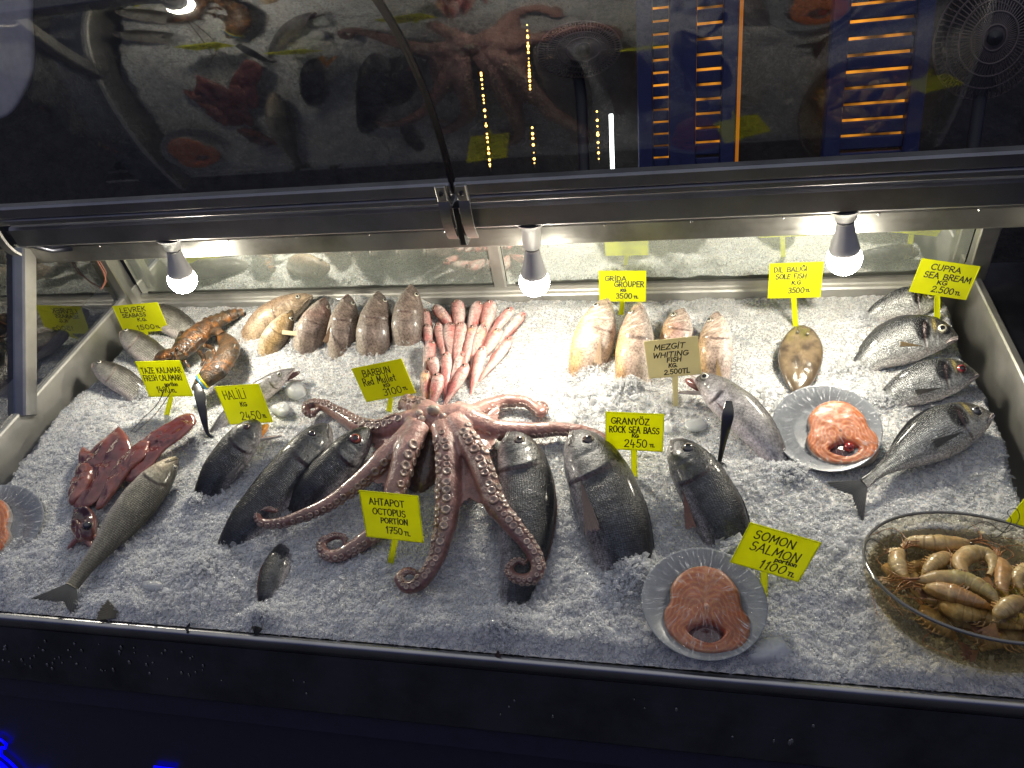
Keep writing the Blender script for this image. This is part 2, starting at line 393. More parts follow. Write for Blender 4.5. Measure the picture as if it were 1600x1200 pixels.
_fn = noise(_N, 5, objco(_N), 5, .6); _fr = _N.n('ShaderNodeMapRange'); _N.l(_fn.outputs[0], _fr.inputs[0]); _fr.inputs[1].default_value = .3; _fr.inputs[2].default_value = .7; _fr.inputs[3].default_value = .10; _fr.inputs[4].default_value = .27
_fm = _N.n('ShaderNodeMixShader'); _N.l(_fr.outputs[0], _fm.inputs[0]); _N.l(_N.b.outputs[0], _fm.inputs[1]); _N.l(_fg.outputs[0], _fm.inputs[2]); _N.l(_fm.outputs[0], _N.out.inputs[0])
M['mirror'] = _N.m
M['steel_strip'] = mat_steel('strip_steel', (.36, .355, .34), .26, dirt=.4)
M['steel_beam'] = mat_steel('beam_steel', (.30, .30, .32), .3)
# cling film: clear, slightly shiny, with fine white pucker lines running in from the rim
_N = NT('cling_film'); _N.t.nodes.remove(_N.b)
_tr = _N.n('ShaderNodeBsdfTransparent'); _gl = _N.n('ShaderNodeBsdfGlossy'); _gl.inputs['Roughness'].default_value = .16; _df = _N.n('ShaderNodeBsdfDiffuse'); _df.inputs[0].default_value = (.85, .87, .9, 1)
_at = _N.n('ShaderNodeAttribute'); _at.attribute_name = 'fuv'; _mp = _N.n('ShaderNodeMapping'); _mp.inputs['Scale'].default_value = (16, 2.2, 1); _N.l(_at.outputs['Vector'], _mp.inputs[0])
_nz = noise(_N, 1.6, _mp.outputs[0], 5, .6); _N.l(bump(_N, _nz.outputs[0], 1., .006).outputs[0], _gl.inputs['Normal'])
_rr = ramp(_N, _nz.outputs[0], [(.50, (.004, .004, .004)), (.57, (.07, .07, .07)), (.66, (.42, .42, .42))])
_m1 = _N.n('ShaderNodeMixShader'); _m1.inputs[0].default_value = .05; _N.l(_tr.outputs[0], _m1.inputs[1]); _N.l(_gl.outputs[0], _m1.inputs[2])
_m2 = _N.n('ShaderNodeMixShader'); _N.l(_rr.outputs[0], _m2.inputs[0]); _N.l(_m1.outputs[0], _m2.inputs[1]); _N.l(_df.outputs[0], _m2.inputs[2]); _N.l(_m2.outputs[0], _N.out.inputs[0])
M['wrap'] = _N.m

# ================================================================== THE COUNTER
UL, UR, DF, DB = -1.15, .91, -.36, .60
DOWN = -UPV
def extrude(mb, prof, u0, u1, n=2, col=None, m=0, closed=True):
    us = np.linspace(u0, u1, n)
    V = np.array([[(u, d, w) for d, w in prof] for u in us])
    return mb.grid(V, closed, col=col, m=m, cap0=closed, cap1=closed)
counter = thing('fish_counter', 'long steel refrigerated fish counter filled with crushed ice under a raised curved glass hood', 'display counter', (-.1, 0, -.12))
for a in (UL - .016, UR):
    mb = MB(); mb.bbox((a, DF, -.13), (a + .016, DB, .062), .003); mb.part('side_wall', M['tray'], counter, False)
mb = MB(); mb.box((UL, DF, -.135), (UR, DB, -.125)); mb.part('tray_floor', M['traybottom'], counter, False)
for a, b in ((UL - .12, UL - .0165), (UR + .0165, UR + .16)):
    mb = MB(); mb.bbox((a, -.35, .040), (b, .60, .056), .002); mb.part('side_ledge', M['steel_dark'], counter, False)
mb = MB()
extrude(mb, [(.575, -.12), (.575, .012), (.578, .016), (.588, .016), (.590, .020), (.590, .031), (.612, .033), (.612, -.12)], UL + .001, UR - .001)
mb.part('rear_ledge', M['tray'], counter, False)
mb = MB()
extrude(mb, [(-.349, -.10), (-.349, -.004), (-.3515, .001), (-.356, .0045), (-.360, .0055), (-.3645, .002), (-.3665, -.004), (-.367, -.020), (-.362, -.024), (-.360, -.10)], UL - .3, UR + .5)
mb.part('front_rail', M['steel_lip'], counter, True)
f0 = np.array([0, -.364, -.022])
def below(y):
    lo, hi = 0., 1.
    for _ in range(40):
        m_ = (lo + hi) / 2
        q = f0 + DOWN * m_; q[0] = 0.03
        if proj(q)[1] < y: lo = m_
        else: hi = m_
    return lo
h1, h2, h3 = below(1136), below(1166), below(1172)
def dn(h, out): 
    q = f0 + DOWN * h - BACKV * out; return (q[1], q[2])
mb = MB(); extrude(mb, [dn(.004, 0), dn(h1 - .004, .012), dn(h1, .010), dn(h1 + .001, -.03), dn(.004, -.03)], UL - .3, UR + .5)
mb.part('front_fascia', M['steel_dark'], counter, False)
mb = MB(); extrude(mb, [dn(h1 + .003, .006), dn(h2, .012), dn(h3, .004), dn(.95, .004), dn(.95, -.05), dn(h1 + .003, -.05)], UL - .3, UR + .5)
fp = mb.part('front_panel', M['navy'], counter, False)
# drops of water standing on the fascia
mb = MB()
for k in range(80):
    x = RNG.uniform(-5, 330) if k < 62 else RNG.uniform(300, 1350); y0 = 1015 + x * .09
    hh = RNG.uniform(.02, .085); q = f0 + DOWN * hh - BACKV * (.0125 * hh / h1 + .001)
    b_ = PA(1, q[1], x, 1040 + x * .06); q[0] = b_[0]
    r_ = RNG.uniform(.0012, .003)
    mb.ell(q, [np.array([r_, 0, 0]), DOWN * r_ * RNG.uniform(1, 2.6), BACKV * r_ * .6], 8, 6)
o = mb.part('water_drops', mat_plain('water_drop', (.10, .10, .11), .05, coat=1.), counter); o['kind'] = 'stuff'
# back mirror in two panes with a mullion
um = PA(1, .6, 781, 430)[0]
for a, b in ((UL + .006, um - .017), (um + .017, UR - .002)):
    mb = MB(); MA = np.eye(3); MO = np.array([0, .596, .034]); mb.box((a, 0, 0), (b, .005, .17), ax=MA, o=MO); mp_ = mb.part('mirror_pane', M['mirror'], counter, False)
    mb = MB(); n = 160; us = np.linspace(a + .02, b - .002, n); hh = .006 + .006 * np.clip(fbm(us * 22, us * 0, 5, 3) + (.5 if a > um - .1 else -.25), 0, 1.4)
    V = np.array([[MO + [u, -.0015, .0005], MO + [u, -.0018, h]] for u, h in zip(us, hh)]); mb.grid(V)
    mb.part('mould_line', mat_plain('mould', (.03, .032, .028), .7), mp_, False)
mb = MB(); mb.bbox((um - .016, -.012, -.002), (um + .016, 0, .17), .004, MA, MO); mb.part('mullion', M['tray'], counter, False)
# side panes, leaning posts, rear uprights
for u, sgn in ((UL - .012, -1), (UR + .012, 1)):
    mb = MB(); mb.add([(u, -.20, .063), (u, .598, .063), (u, .598, .225), (u, .345, .40), (u, .27, .42)], [(0, 1, 2, 3)], [(0, 3, 4)])
    if sgn < 0: mb.part('side_pane', M['side_glass'], counter, False)
    mb = MB(); a = np.array([u - .008 * sgn, .105, .045]); b = np.array([u - .008 * sgn, .36, .33]); ax = _n(b - a); cr = np.cross(ax, [1., 0, 0])
    mb.bbox((-.017, -.019, 0), (.017, .019, np.linalg.norm(b - a)), .004, np.array([[1., 0, 0], cr, ax]), a)
    mb.part('side_post', M['steel'], counter, False)
    mb = MB(); mb.bbox((u - .012 - (.014 if sgn > 0 else 0), .535, .03), (u + .012 + (.014 if sgn < 0 else 0), .562, .225), .003)
    mb.bbox((u - .008, .575, .03), (u + .008, .598, .225), .003)
    mb.part('rear_upright', M['steel'], counter, False)
mb = MB(); mb.bbox((UR + .165, -.3, -.6), (UR + .18, .7, .40), .003); mb.part('end_panel', M['navy'], counter, False)
# lamp beam and the strip behind it
mb = MB(); mb.bbox((-1.085, .290, .372), (UR + .5, .345, .420), .005); beam = mb.part('lamp_beam', M['steel_beam'], counter, False)
mb = MB(); mb.bbox((-1.14, .358, .29), (UR + .5, .372, .334), .003); mb.bbox((-1.14, .356, .3355), (UR + .5, .372, .40), .003)
for k in range(14):
    u = -.95 + k * .16; mb.ell((u, .355, .331), [np.array([.003, 0, 0]), np.array([0, .0016, 0]), np.array([0, 0, .003])], 8, 6)
mb.part('lamp_strip', M['steel_strip'], counter, False)
mb = MB(); extrude(mb, [(.373, .335), (.373, .36), (.615, .235), (.615, .21), (.603, .205)], -1.16, UR + .5); mb.part('light_shield', M['steel'], counter, False)  # added out of view: keeps world light out behind, bounces the bulbs down
# raised curved glass hood, two leaves
RG = .52
def hood(th): return (.280 - RG * (1 - math.cos(th)), .455 + RG * math.sin(th))
ths = np.linspace(0, 1.25, 48)
for a, b in ((-1.085, -.0888), (-.0832, UR + .5)):
    us = np.linspace(a, b, 40)
    V = np.array([[(u,) + hood(t) for u in us] for t in ths])
    mb = MB(); mb.grid(V)
    leaf = mb.part('glass_leaf', M['glass'], counter)
    mb = MB(); mb.bbox((a, .272, .450), (b, .296, .477), .004); mb.bbox((a + .004, .274, .434), (b - .004, .300, .4485), .003)
    mb.part('clamp_rail', M['steel_beam'], leaf, False)
    for u in (a, b):
        if abs(u) > .2: continue
        mb = MB(); V = []
        for t in ths:
            d, w = hood(t); nd = np.array([0, math.cos(t), math.sin(t)]); c = np.array([u, d, w])
            V.append([c + nd * .003 + [-.0026, 0, 0], c + nd * .003 + [.0026, 0, 0], c - nd * .003 + [.0026, 0, 0], c - nd * .003 + [-.0026, 0, 0]])
        mb.grid(np.array(V), True, cap0=True, cap1=True); mb.part('edge_seal', M['black'], leaf, False)
# hinges
def hinge(u, wd_=.020):
    mb = MB(); th = np.linspace(-1.15, 1.15, 18)
    V = []
    for t in th:
        d = .292 - .030 * math.cos(t) ; w = .412 + .052 * math.sin(t) / math.sin(1.15)
        nd = np.array([0, -math.cos(t), math.sin(t) * .8]); c = np.array([u, d, w])
        V.append([c + [-wd_ / 2, 0, 0], c + [wd_ / 2, 0, 0], c + [wd_ / 2, 0, 0] + nd * -.006, c + [-wd_ / 2, 0, 0] + nd * -.006])
    mb.grid(np.array(V), True, cap0=True, cap1=True)
    mb.bbox((u - wd_ / 2, .262, .447), (u + wd_ / 2, .2715, .476), .002)
    h = mb.part('hinge_strap', M['steel'], counter, False)
    mb = MB(); mb.lathe([(.0001, .004), (.0035, .004), (.0045, .001), (.0045, 0)], (u, .262, .462), (0, -1, 0), 12); mb.part('screw', M['black'], h)
for u in (-.105, -.067, -1.088): hinge(u)
mb = MB(); mb.bbox((-.094, .27, .35), (-.078, .296, .43), .003); mb.part('hinge_block', M['black'], counter, False)
mb = MB(); mb.tube([(-1.07, .30, .375), (-1.05, .33, .34), (-1.03, .36, .325)], .006, 8); mb.part('gas_strut', M['steel_dark'], counter)
mb = MB()
for off in (0, .004):
    mb.tube([PA(1, .5, 152 + off * 900, 408), PA(1, .5, 162 + off * 900, 425), PA(1, .5, 166 - off * 500, 440), PA(1, .5, 158, 453)], .0012, 6)
mb.part('loose_wire', mat_plain('pink_wire', (.5, .2, .14), .5), counter)

# blue lit ship's wheel and the tip of the lettering on the front panel
wd_face = f0 + DOWN * .30 - BACKV * .0065
def onpanel(x, y, off=.007):
    """point on the plumb front panel"""
    o_ = f0 - BACKV * off; r = ray(x, y); nrm_ = BACKV
    return CAM + r * ((o_ - CAM).dot(nrm_) / r.dot(nrm_))
wheel = thing('ship_wheel_sign', "blue lit outline of a ship's wheel on the dark front panel", 'sign', onpanel(-22, 1214))
cw = onpanel(-22, 1214); ex = np.array([1., 0, 0]); ey = UPV
kx = np.linalg.norm(onpanel(40, 1214) - cw) / 62.
def wpt(r, a, lift=0): return cw + (ex * math.cos(a) + ey * math.sin(a)) * r * kx - BACKV * lift
mb = MB(); pts = []
for k in range(8):
    a0 = math.radians(8 + 45 * k)
    for da, r in ((-18, 62), (-7, 62), (-5, 66), (-3, 76), (-6, 78), (-5, 86), (0, 88), (5, 86), (6, 78), (3, 76), (5, 66), (7, 62), (18, 62)): pts.append(wpt(r, a0 + math.radians(da), .004))
pts.append(pts[0]); mb.tube(pts, 1.5 * kx, 6); mb.part('wheel_outline', M['blue'], wheel)
mb = MB()
for k in range(8):
    a0 = math.radians(30.5 + 45 * k); g = [[wpt(r, a0 + da, .003) for da in np.linspace(-.27, .27, 6)] for r in (20, 50)]
    mb.grid(np.array(g))
mb.part('wheel_segments', M['blue'], wheel, False)
mb = MB(); q = [onpanel(*p, .010) for p in ((240, 1196), (273, 1200), (268, 1230), (238, 1226))]; mb.add(q, [(0, 1, 2, 3)])
mb.obj('lettering_sign', M['blue'], 'tip of a blue lit letter on the dark front panel', 'sign', smooth=False)

# ------------------------------------------------------------------ bulbs
def bulb(x, y, sx, sy, label):
    g = PA(1, .312, x, y); top = np.array([PA(1, .312, sx, sy)[0], .316, .3715])
    ax = _n(top - g); L = np.linalg.norm(top - g)
    t = thing('light_bulb', label, 'bulb', top, 'lit bulbs hanging under the beam')
    R_ = .030
    pr = [(R_ * math.sin(a), -R_ * math.cos(a)) for a in np.linspace(.02, 2.15, 20)]
    mb = MB(); mb.lathe(pr, g, ax, 28); mb.part('globe', M['glow'], t)
    h0 = pr[-1][1]; k = L - h0
    mb = MB(); mb.lathe([(R_ * .87, h0), (R_ * .88, h0 + .002), (R_ * .78, h0 + .013), (R_ * .60, h0 + .034), (.0145, h0 + .055), (.0140, h0 + .058)], g, ax, 28); mb.part('bulb_collar', M['bulb_white'], t)
    mb = MB(); mb.lathe([(.0128, h0 + .0585), (.0128, h0 + .062)], g, ax, 24); mb.part('screw_thread', M['steel'], t)
    mb = MB(); mb.lathe([(.0165, h0 + .0622), (.0178, h0 + .064), (.018, L - .012), (.021, L - .0115), (.027, L - .006), (.029, L - .001)], g, ax, 28); mb.part('lamp_holder', M['bulb_white'], t)
    return t
_N = NT('bulb_glow').set(Roughness=.4); _N.b.inputs['Base Color'].default_value = (.9, .9, .9, 1)
_N.b.inputs['Emission Color'].default_value = (1.0, .93, .76, 1); _N.b.inputs['Emission Strength'].default_value = BULB; M['glow'] = _N.m
bulb(285, 437, 267, 378, 'lit bulb hanging tilted above the lobster and the sea bass tag')
bulb(835, 440, 830, 360, 'lit bulb hanging above the red mullet, beside the beam hinges')
bulb(1319, 404, 1320, 338, 'lit bulb hanging between the sole tag and the sea bream tag')

# ================================================================== ICE
MOUNDS = []   # (px, py, radius m, height m)
def mound(x, y, r, h): MOUNDS.append((P(x, y)[:2], r, h))
for a in [(400, 500, .05, .016), (455, 482, .05, .026), (510, 476, .05, .030), (562, 473, .05, .030), (615, 470, .05, .030), (655, 468, .035, .022), (945, 488, .045, .026), (1000, 492, .045, .026), (1060, 500, .045, .024), (1120, 506, .045, .022), (60, 665, .11, .022), (150, 690, .08, .012), (30, 900, .10, .02), (230, 880, .08, .010), (560, 900, .09, .012), (720, 985, .10, .018), (620, 975, .08, .012), (930, 1000, .08, .012), (900, 870, .05, -.010),
          (1010, 905, .04, .018), (1250, 930, .12, -.006), (1330, 1010, .10, -.010), (1500, 1080, .12, .008), (475, 545, .06, .022), (560, 545, .06, .024), (640, 540, .05, .022), (430, 560, .05, .012), (520, 500, .06, .018), (600, 495, .06, .018), (700, 920, .05, -.012),
          (950, 590, .06, .018), (1000, 615, .06, .018), (1090, 590, .05, .012), (960, 520, .06, .012), (1100, 540, .05, .010), (880, 560, .06, -.008), (480, 640, .06, -.008), (380, 560, .05, .006), (1340, 590, .05, .010), (1385, 630, .04, .010), (1340, 500, .04, .008), (330, 900, .07, .014), (415, 975, .05, .014),
          (790, 1000, .06, .020), (985, 890, .05, .016), (1150, 870, .05, .018), (1240, 745, .06, .014), (1530, 720, .07, .010), (300, 800, .05, .012), (1180, 745, .05, .008), (850, 1000, .05, .014), (1060, 1045, .10, .010), (1190, 1040, .06, .010)]: mound(*a)
def ice_h(u, d, fine=True):
    h = .013 * fbm(u * 6, d * 6, 3, 3) + .0035 * fbm(u * 22, d * 22, 9, 2)
    h = h + .005 * (.5 - sst(-.36, .2, d)) * fbm(u * 15, d * 15, 31, 3) * 4.2
    h = h + .0045 * (1 - sst(-.25, .12, d)) * (np.abs(fbm(u * 34, d * 34, 71, 2)) * 2 - .5)
    for c, r, a in MOUNDS: h = h + a * np.exp(-((u - c[0]) ** 2 + (d - c[1]) ** 2) / (r * r) * 1.6)
    eL = u - UL + .018 * fbm(d * 14, d * 0 + 4, 21, 3); eR = UR - u + .016 * fbm(d * 16, d * 0 + 7, 22, 3)
    kL = .055 + .03 * fbm(d * 5, d * 0, 41, 2)
    h = h - .11 * (1 - sst(kL * .25, kL + .012, eL)) * sst(-.33, -.2, d) * (.4 + .6 * sst(.05, .3, d)) - .11 * (1 - sst(.012, .055, eR)) * sst(-.1, .05, d)
    h = h + .003 * (1 - sst(-.345, -.28, d)) * (.6 + vnoise(u * 12, d * 0, 77))
    h = h - .012 * sst(.52, .575, d) * (.5 + .5 * vnoise(u * 9, d * 0, 8)) + .003
    ke = sst(-.350, -.318, d); h = np.where(d < -.33, np.maximum(h, .002), h) * ke + (1 - ke) * .0005
    if BOWL:
        c_, R_ = BOWL; qw = np.zeros_like(h) - c_[2]; qd = d - c_[1]; qu = u - c_[0]
        for _ in range(4):
            ee = qd * CT - qw * ST; r2 = np.clip((qu * qu + ee * ee) / (R_ * R_), 0, .9999); qw = (-.118 * (1 - r2) ** .45 - .006 - qd * ST) / CT
        ee = qd * CT - qw * ST; ins = (qu * qu + ee * ee) < R_ * R_ * .999
        h = np.where(ins, np.minimum(h, qw + c_[2] - .002), h)
    if fine: h = h + .0028 * fbm(u * 150, d * 150, 51, 2) + .0018 * (vnoise(u * 420, d * 420, 61) - .5)
    return h
ENDS = []; BOWL = []
def build_ice():
    nu, nd = 820, 400
    us = np.linspace(UL + .0005, UR - .0005, nu); ds = np.linspace(-.3488, .574, nd)
    U, D_ = np.meshgrid(us, ds)
    V = np.stack([U, D_, ice_h(U, D_)], -1)
    mb = MB(); mb.grid(V)
    # loose crystals lying all over it
    n = 140000
    u = RNG.uniform(UL + .004, UR - .004, n); d = RNG.uniform(-.347, .572, n)
    s = RNG.uniform(.0008, .0018, n) * np.where(RNG.random(n) < .05, 1.6, 1.0) * (1.5 - .7 * sst(-.28, .2, d))
    # heaps of crystals pushed up where fish go under
    for (e, rr_) in ENDS:
        m_ = 420; a_ = RNG.uniform(0, 6.283, m_); q_ = rr_ * np.abs(RNG.normal(0, .55, m_))
        u = np.concatenate([u, e[0] + q_ * np.cos(a_)]); d = np.concatenate([d, e[1] + q_ * np.sin(a_)]); s = np.concatenate([s, RNG.uniform(.0012, .0028, m_)])
    m_ = 5200; u2 = RNG.uniform(UL + .02, UR - .02, m_); d2 = RNG.uniform(-.34, .25, m_); kk = vnoise(u2 * 16, d2 * 16, 91) > .5
    u = np.concatenate([u, u2[kk]]); d = np.concatenate([d, d2[kk]]); s = np.concatenate([s, RNG.uniform(.0028, .0052, kk.sum())])
    keep = (u > UL + .004) & (u < UR - .004) & (d > -.347) & (d < .572); u, d, s = u[keep], d[keep], s[keep]; k0 = n
    h = ice_h(u, d, False) + s * .4
    ex_ = np.zeros(len(u))
    for (e, rr_) in ENDS: ex_ = np.maximum(ex_, .012 * np.exp(-((u - e[0]) ** 2 + (d - e[1]) ** 2) / (rr_ * rr_) * 1.2))
    h = h + ex_ * RNG.uniform(0, 1, len(u)) * (np.arange(len(u)) >= k0 * .99); n = len(u)
    base = np.array([[-1, -1, -1], [1, -1, -.8], [1, 1, -1], [-1, 1, -.9], [-.7, -.8, .9], [.8, -.6, 1], [.6, .8, .8], [-.8, .7, 1]], float)
    q = np.array([(0, 3, 2, 1), (4, 5, 6, 7), (0, 1, 5, 4), (1, 2, 6, 5), (2, 3, 7, 6), (3, 0, 4, 7)])
    jit = 1 + RNG.uniform(-.45, .45, (n, 8, 3))
    sc = np.stack([RNG.uniform(.6, 2.2, n), RNG.uniform(.6, 1.3, n), RNG.uniform(.35, .9, n)], -1)[:, None, :]
    v = base[None] * jit * sc * s[:, None, None]
    ang = RNG.normal(0, 1, (n, 4)); ang /= np.linalg.norm(ang, axis=1)[:, None]
    a, b, c, e = ang.T
    Rm = np.stack([np.stack([1 - 2 * (c * c + e * e), 2 * (b * c - e * a), 2 * (b * e + c * a)], -1), np.stack([2 * (b * c + e * a), 1 - 2 * (b * b + e * e), 2 * (c * e - b * a)], -1), np.stack([2 * (b * e - c * a), 2 * (c * e + b * a), 1 - 2 * (b * b + c * c)], -1)], 1)
    v = np.einsum('nij,nkj->nki', Rm, v) + np.stack([u, d, h], -1)[:, None, :]
    Q = (q[None] + (np.arange(n) * 8)[:, None, None]).reshape(-1, 4)
    mb.add(v.reshape(-1, 3), Q, m=1)
    o = mb.obj('crushed_ice', [M['ice'], M['chip']], 'bed of crushed white ice filling the steel tray', 'ice', kind='stuff', smooth=True)
    sm = np.ones(len(o.data.polygons), bool); sm[-len(Q):] = False
    o.data.polygons.foreach_set('use_smooth', sm)

# ================================================================== PRICE TAGS
def arc(cx, cy, rx, ry, a0, a1, n=12):
    return [(cx + rx * math.cos(math.radians(a)), cy + ry * math.sin(math.radians(a))) for a in np.linspace(a0, a1, n)]
GL = {
 'A': (.8, [[(0, 0), (.38, 1), (.78, 0)], [(.14, .36), (.64, .36)]]),
 'B': (.68, [[(.05, 0), (.05, 1)], [(.05, 1)] + arc(.3, .76, .3, .24, 90, -90) + [(.05, .52)] + arc(.32, .26, .34, .26, 90, -90) + [(.05, 0)]]),
 'C': (.72, [arc(.42, .5, .40, .5, 50, 310, 16)]),
 'D': (.74, [[(.06, 0), (.06, 1)], [(.06, 1)] + arc(.25, .5, .46, .5, 90, -90, 14) + [(.06, 0)]]),
 'E': (.62, [[(.58, 1), (.06, 1), (.06, 0), (.6, 0)], [(.06, .52), (.48, .52)]]),
 'F': (.6, [[(.58, 1), (.06, 1), (.06, 0)], [(.06, .52), (.46, .52)]]),
 'G': (.76, [arc(.42, .5, .40, .5, 50, 340, 16) + [(.8, .42), (.48, .42)]]),
 'H': (.74, [[(.06, 0), (.06, 1)], [(.68, 0), (.68, 1)], [(.06, .52), (.68, .52)]]),
 'I': (.2, [[(.1, 0), (.1, 1)]]),
 'i': (.2, [[(.1, 0), (.1, .8)], [(.08, 1.05), (.12, 1.1)]]),
 'K': (.7, [[(.06, 0), (.06, 1)], [(.62, 1), (.08, .45)], [(.22, .58), (.68, 0)]]),
 'L': (.6, [[(.06, 1), (.06, 0), (.56, 0)]]),
 'M': (.9, [[(.04, 0), (.12, 1), (.44, .3), (.76, 1), (.86, 0)]]),
 'N': (.76, [[(.06, 0), (.06, 1), (.68, 0), (.68, 1)]]),
 'O': (.84, [arc(.42, .5, .38, .5, 90, 450, 20)]),
 'P': (.64, [[(.06, 0), (.06, 1)] + arc(.28, .74, .32, .26, 90, -90) + [(.06, .48)]]),
 'R': (.68, [[(.06, 0), (.06, 1)] + arc(.28, .75, .32, .25, 90, -90) + [(.06, .5)], [(.24, .5), (.66, 0)]]),
 'S': (.64, [arc(.33, .75, .26, .25, 40, 250, 10) + arc(.31, .26, .29, .26, 80, -150, 12)]),
 'T': (.7, [[(0, 1), (.68, 1)], [(.34, 1), (.34, 0)]]),
 'U': (.74, [[(.06, 1), (.06, .35)] + arc(.36, .34, .30, .34, 180, 360, 10) + [(.66, 1)]]),
 'V': (.74, [[(0, 1), (.36, 0), (.72, 1)]]),
 'W': (.96, [[(0, 1), (.22, 0), (.46, .75), (.70, 0), (.94, 1)]]),
 'Y': (.7, [[(0, 1), (.34, .48), (.68, 1)], [(.34, .48), (.34, 0)]]),
 'Z': (.66, [[(.04, 1), (.6, 1), (.02, 0), (.64, 0)]]),
 '0': (.7, [arc(.35, .5, .31, .5, 90, 450, 18)]),
 '1': (.36, [[(.02, .76), (.2, 1), (.2, 0)]]),
 '2': (.66, [arc(.32, .73, .27, .27, 165, -35, 10) + [(.04, 0), (.62, 0)]]),
 '3': (.62, [arc(.27, .75, .27, .25, 140, -80, 10) + arc(.28, .26, .31, .26, 80, -140, 10)]),
 '4': (.72, [[(.2, 1), (.06, .34), (.66, .34)], [(.44, .62), (.44, -.06)]]),
 '5': (.64, [[(.58, 1), (.14, 1), (.1, .56)] + arc(.28, .31, .31, .31, 110, -140, 12)]),
 '7': (.6, [[(.02, 1), (.58, 1), (.2, 0)], [(.18, .5), (.52, .5)]]),
 '9': (.64, [arc(.3, .7, .27, .29, 0, 360, 14) + [(.55, .4), (.4, 0)]]),
 '.': (.24, [[(.1, 0), (.13, .05)]]),
 'a': (.56, [arc(.25, .28, .23, .28, 20, 340, 12), [(.5, .56), (.5, 0)]]),
 'd': (.58, [arc(.25, .28, .23, .28, 20, 340, 12), [(.5, 1), (.5, 0)]]),
 'e': (.54, [[(.05, .3), (.48, .3)] + arc(.26, .29, .23, .28, 5, 310, 12)]),
 'l': (.24, [[(.1, 1), (.1, .08), (.2, 0)]]),
 'n': (.54, [[(.06, 0), (.06, .56)], [(.06, .36)] + arc(.26, .36, .2, .2, 170, 0, 8) + [(.46, 0)]]),
 'o': (.54, [arc(.26, .28, .24, .28, 90, 450, 14)]),
 'p': (.54, [[(.06, .56), (.06, -.34)], arc(.27, .28, .22, .28, 160, -160, 12)]),
 'r': (.42, [[(.06, 0), (.06, .56)], [(.06, .34)] + arc(.26, .36, .2, .2, 170, 50, 6)]),
 't': (.42, [[(.2, .9), (.2, .1), (.34, 0)], [(.02, .6), (.38, .6)]]),
 'u': (.54, [[(.06, .56), (.06, .2)] + arc(.25, .2, .19, .2, 180, 340, 8), [(.46, .56), (.46, 0)]]),
 ' ': (.45, []),
}
GL['İ'] = (.24, [[(.12, 0), (.12, .88)], [(.1, 1.12), (.15, 1.16)]])
GL['Ö'] = (.84, GL['O'][1] + [[(.24, 1.2), (.28, 1.24)], [(.56, 1.2), (.6, 1.24)]])
GL['Ğ'] = (.76, GL['G'][1] + [arc(.42, 1.3, .2, .14, 200, 340, 6)])
def split_stroke(st):
    out = [[st[0]]]
    for k in range(1, len(st)):
        out[-1].append(st[k])
        if k < len(st) - 1:
            a = np.subtract(st[k], st[k - 1]); c = np.subtract(st[k + 1], st[k]); n_ = np.linalg.norm(a) * np.linalg.norm(c)
            if n_ > 1e-9 and a.dot(c) / n_ < .7: out.append([st[k]])
    return out
def lettering(lines, o, ex, ey, nn, w, h, lift, rng, thick0=.0009):
    """lines: (text, x0, ybase, x1, height) as shares of the plate, y upwards"""
    mb = MB(); nst = 0
    for text, x0, yb, x1, hh, *rest in lines:
        slant = rest[0] if rest else .06; thick = (rest[1] if len(rest) > 1 else thick0)
        adv = [GL[c][0] + .16 for c in text]; tot = sum(adv) - .16; H = hh * h; sx = (x1 - x0) * w / tot
        x = x0 * w; rise = rng.uniform(-.01, .012) * h
        for c, a in zip(text, adv):
            jy = rng.uniform(-.03, .03) * H; js = rng.uniform(.94, 1.06); jr = rng.uniform(-.04, .04)
            for p in [np.array(q_, float) for st in GL[c][1] for q_ in split_stroke(st)]:
                nst += 1
                xx = p[:, 0] * sx + (p[:, 1] * (slant + jr)) * H; yy = p[:, 1] * H * js + yb * h + jy + rise * ((x / w))
                px_ = np.stack([xx + x, yy], -1)
                if len(px_) < 2: continue
                tg = np.gradient(px_, axis=0); tg /= np.linalg.norm(tg, axis=1)[:, None] + 1e-12; nr = np.stack([-tg[:, 1], tg[:, 0]], -1) * thick
                px_[0] -= tg[0] * thick; px_[-1] += tg[-1] * thick
                a3 = [o + ex * q[0] + ey * q[1] + nn * (lift + .00002 * (nst % 9)) for q in px_ + nr]; b3 = [o + ex * q[0] + ey * q[1] + nn * (lift + .00002 * (nst % 9)) for q in px_ - nr]
                mb.grid(np.array([b3, a3]))
            x += a * sx
    return mb
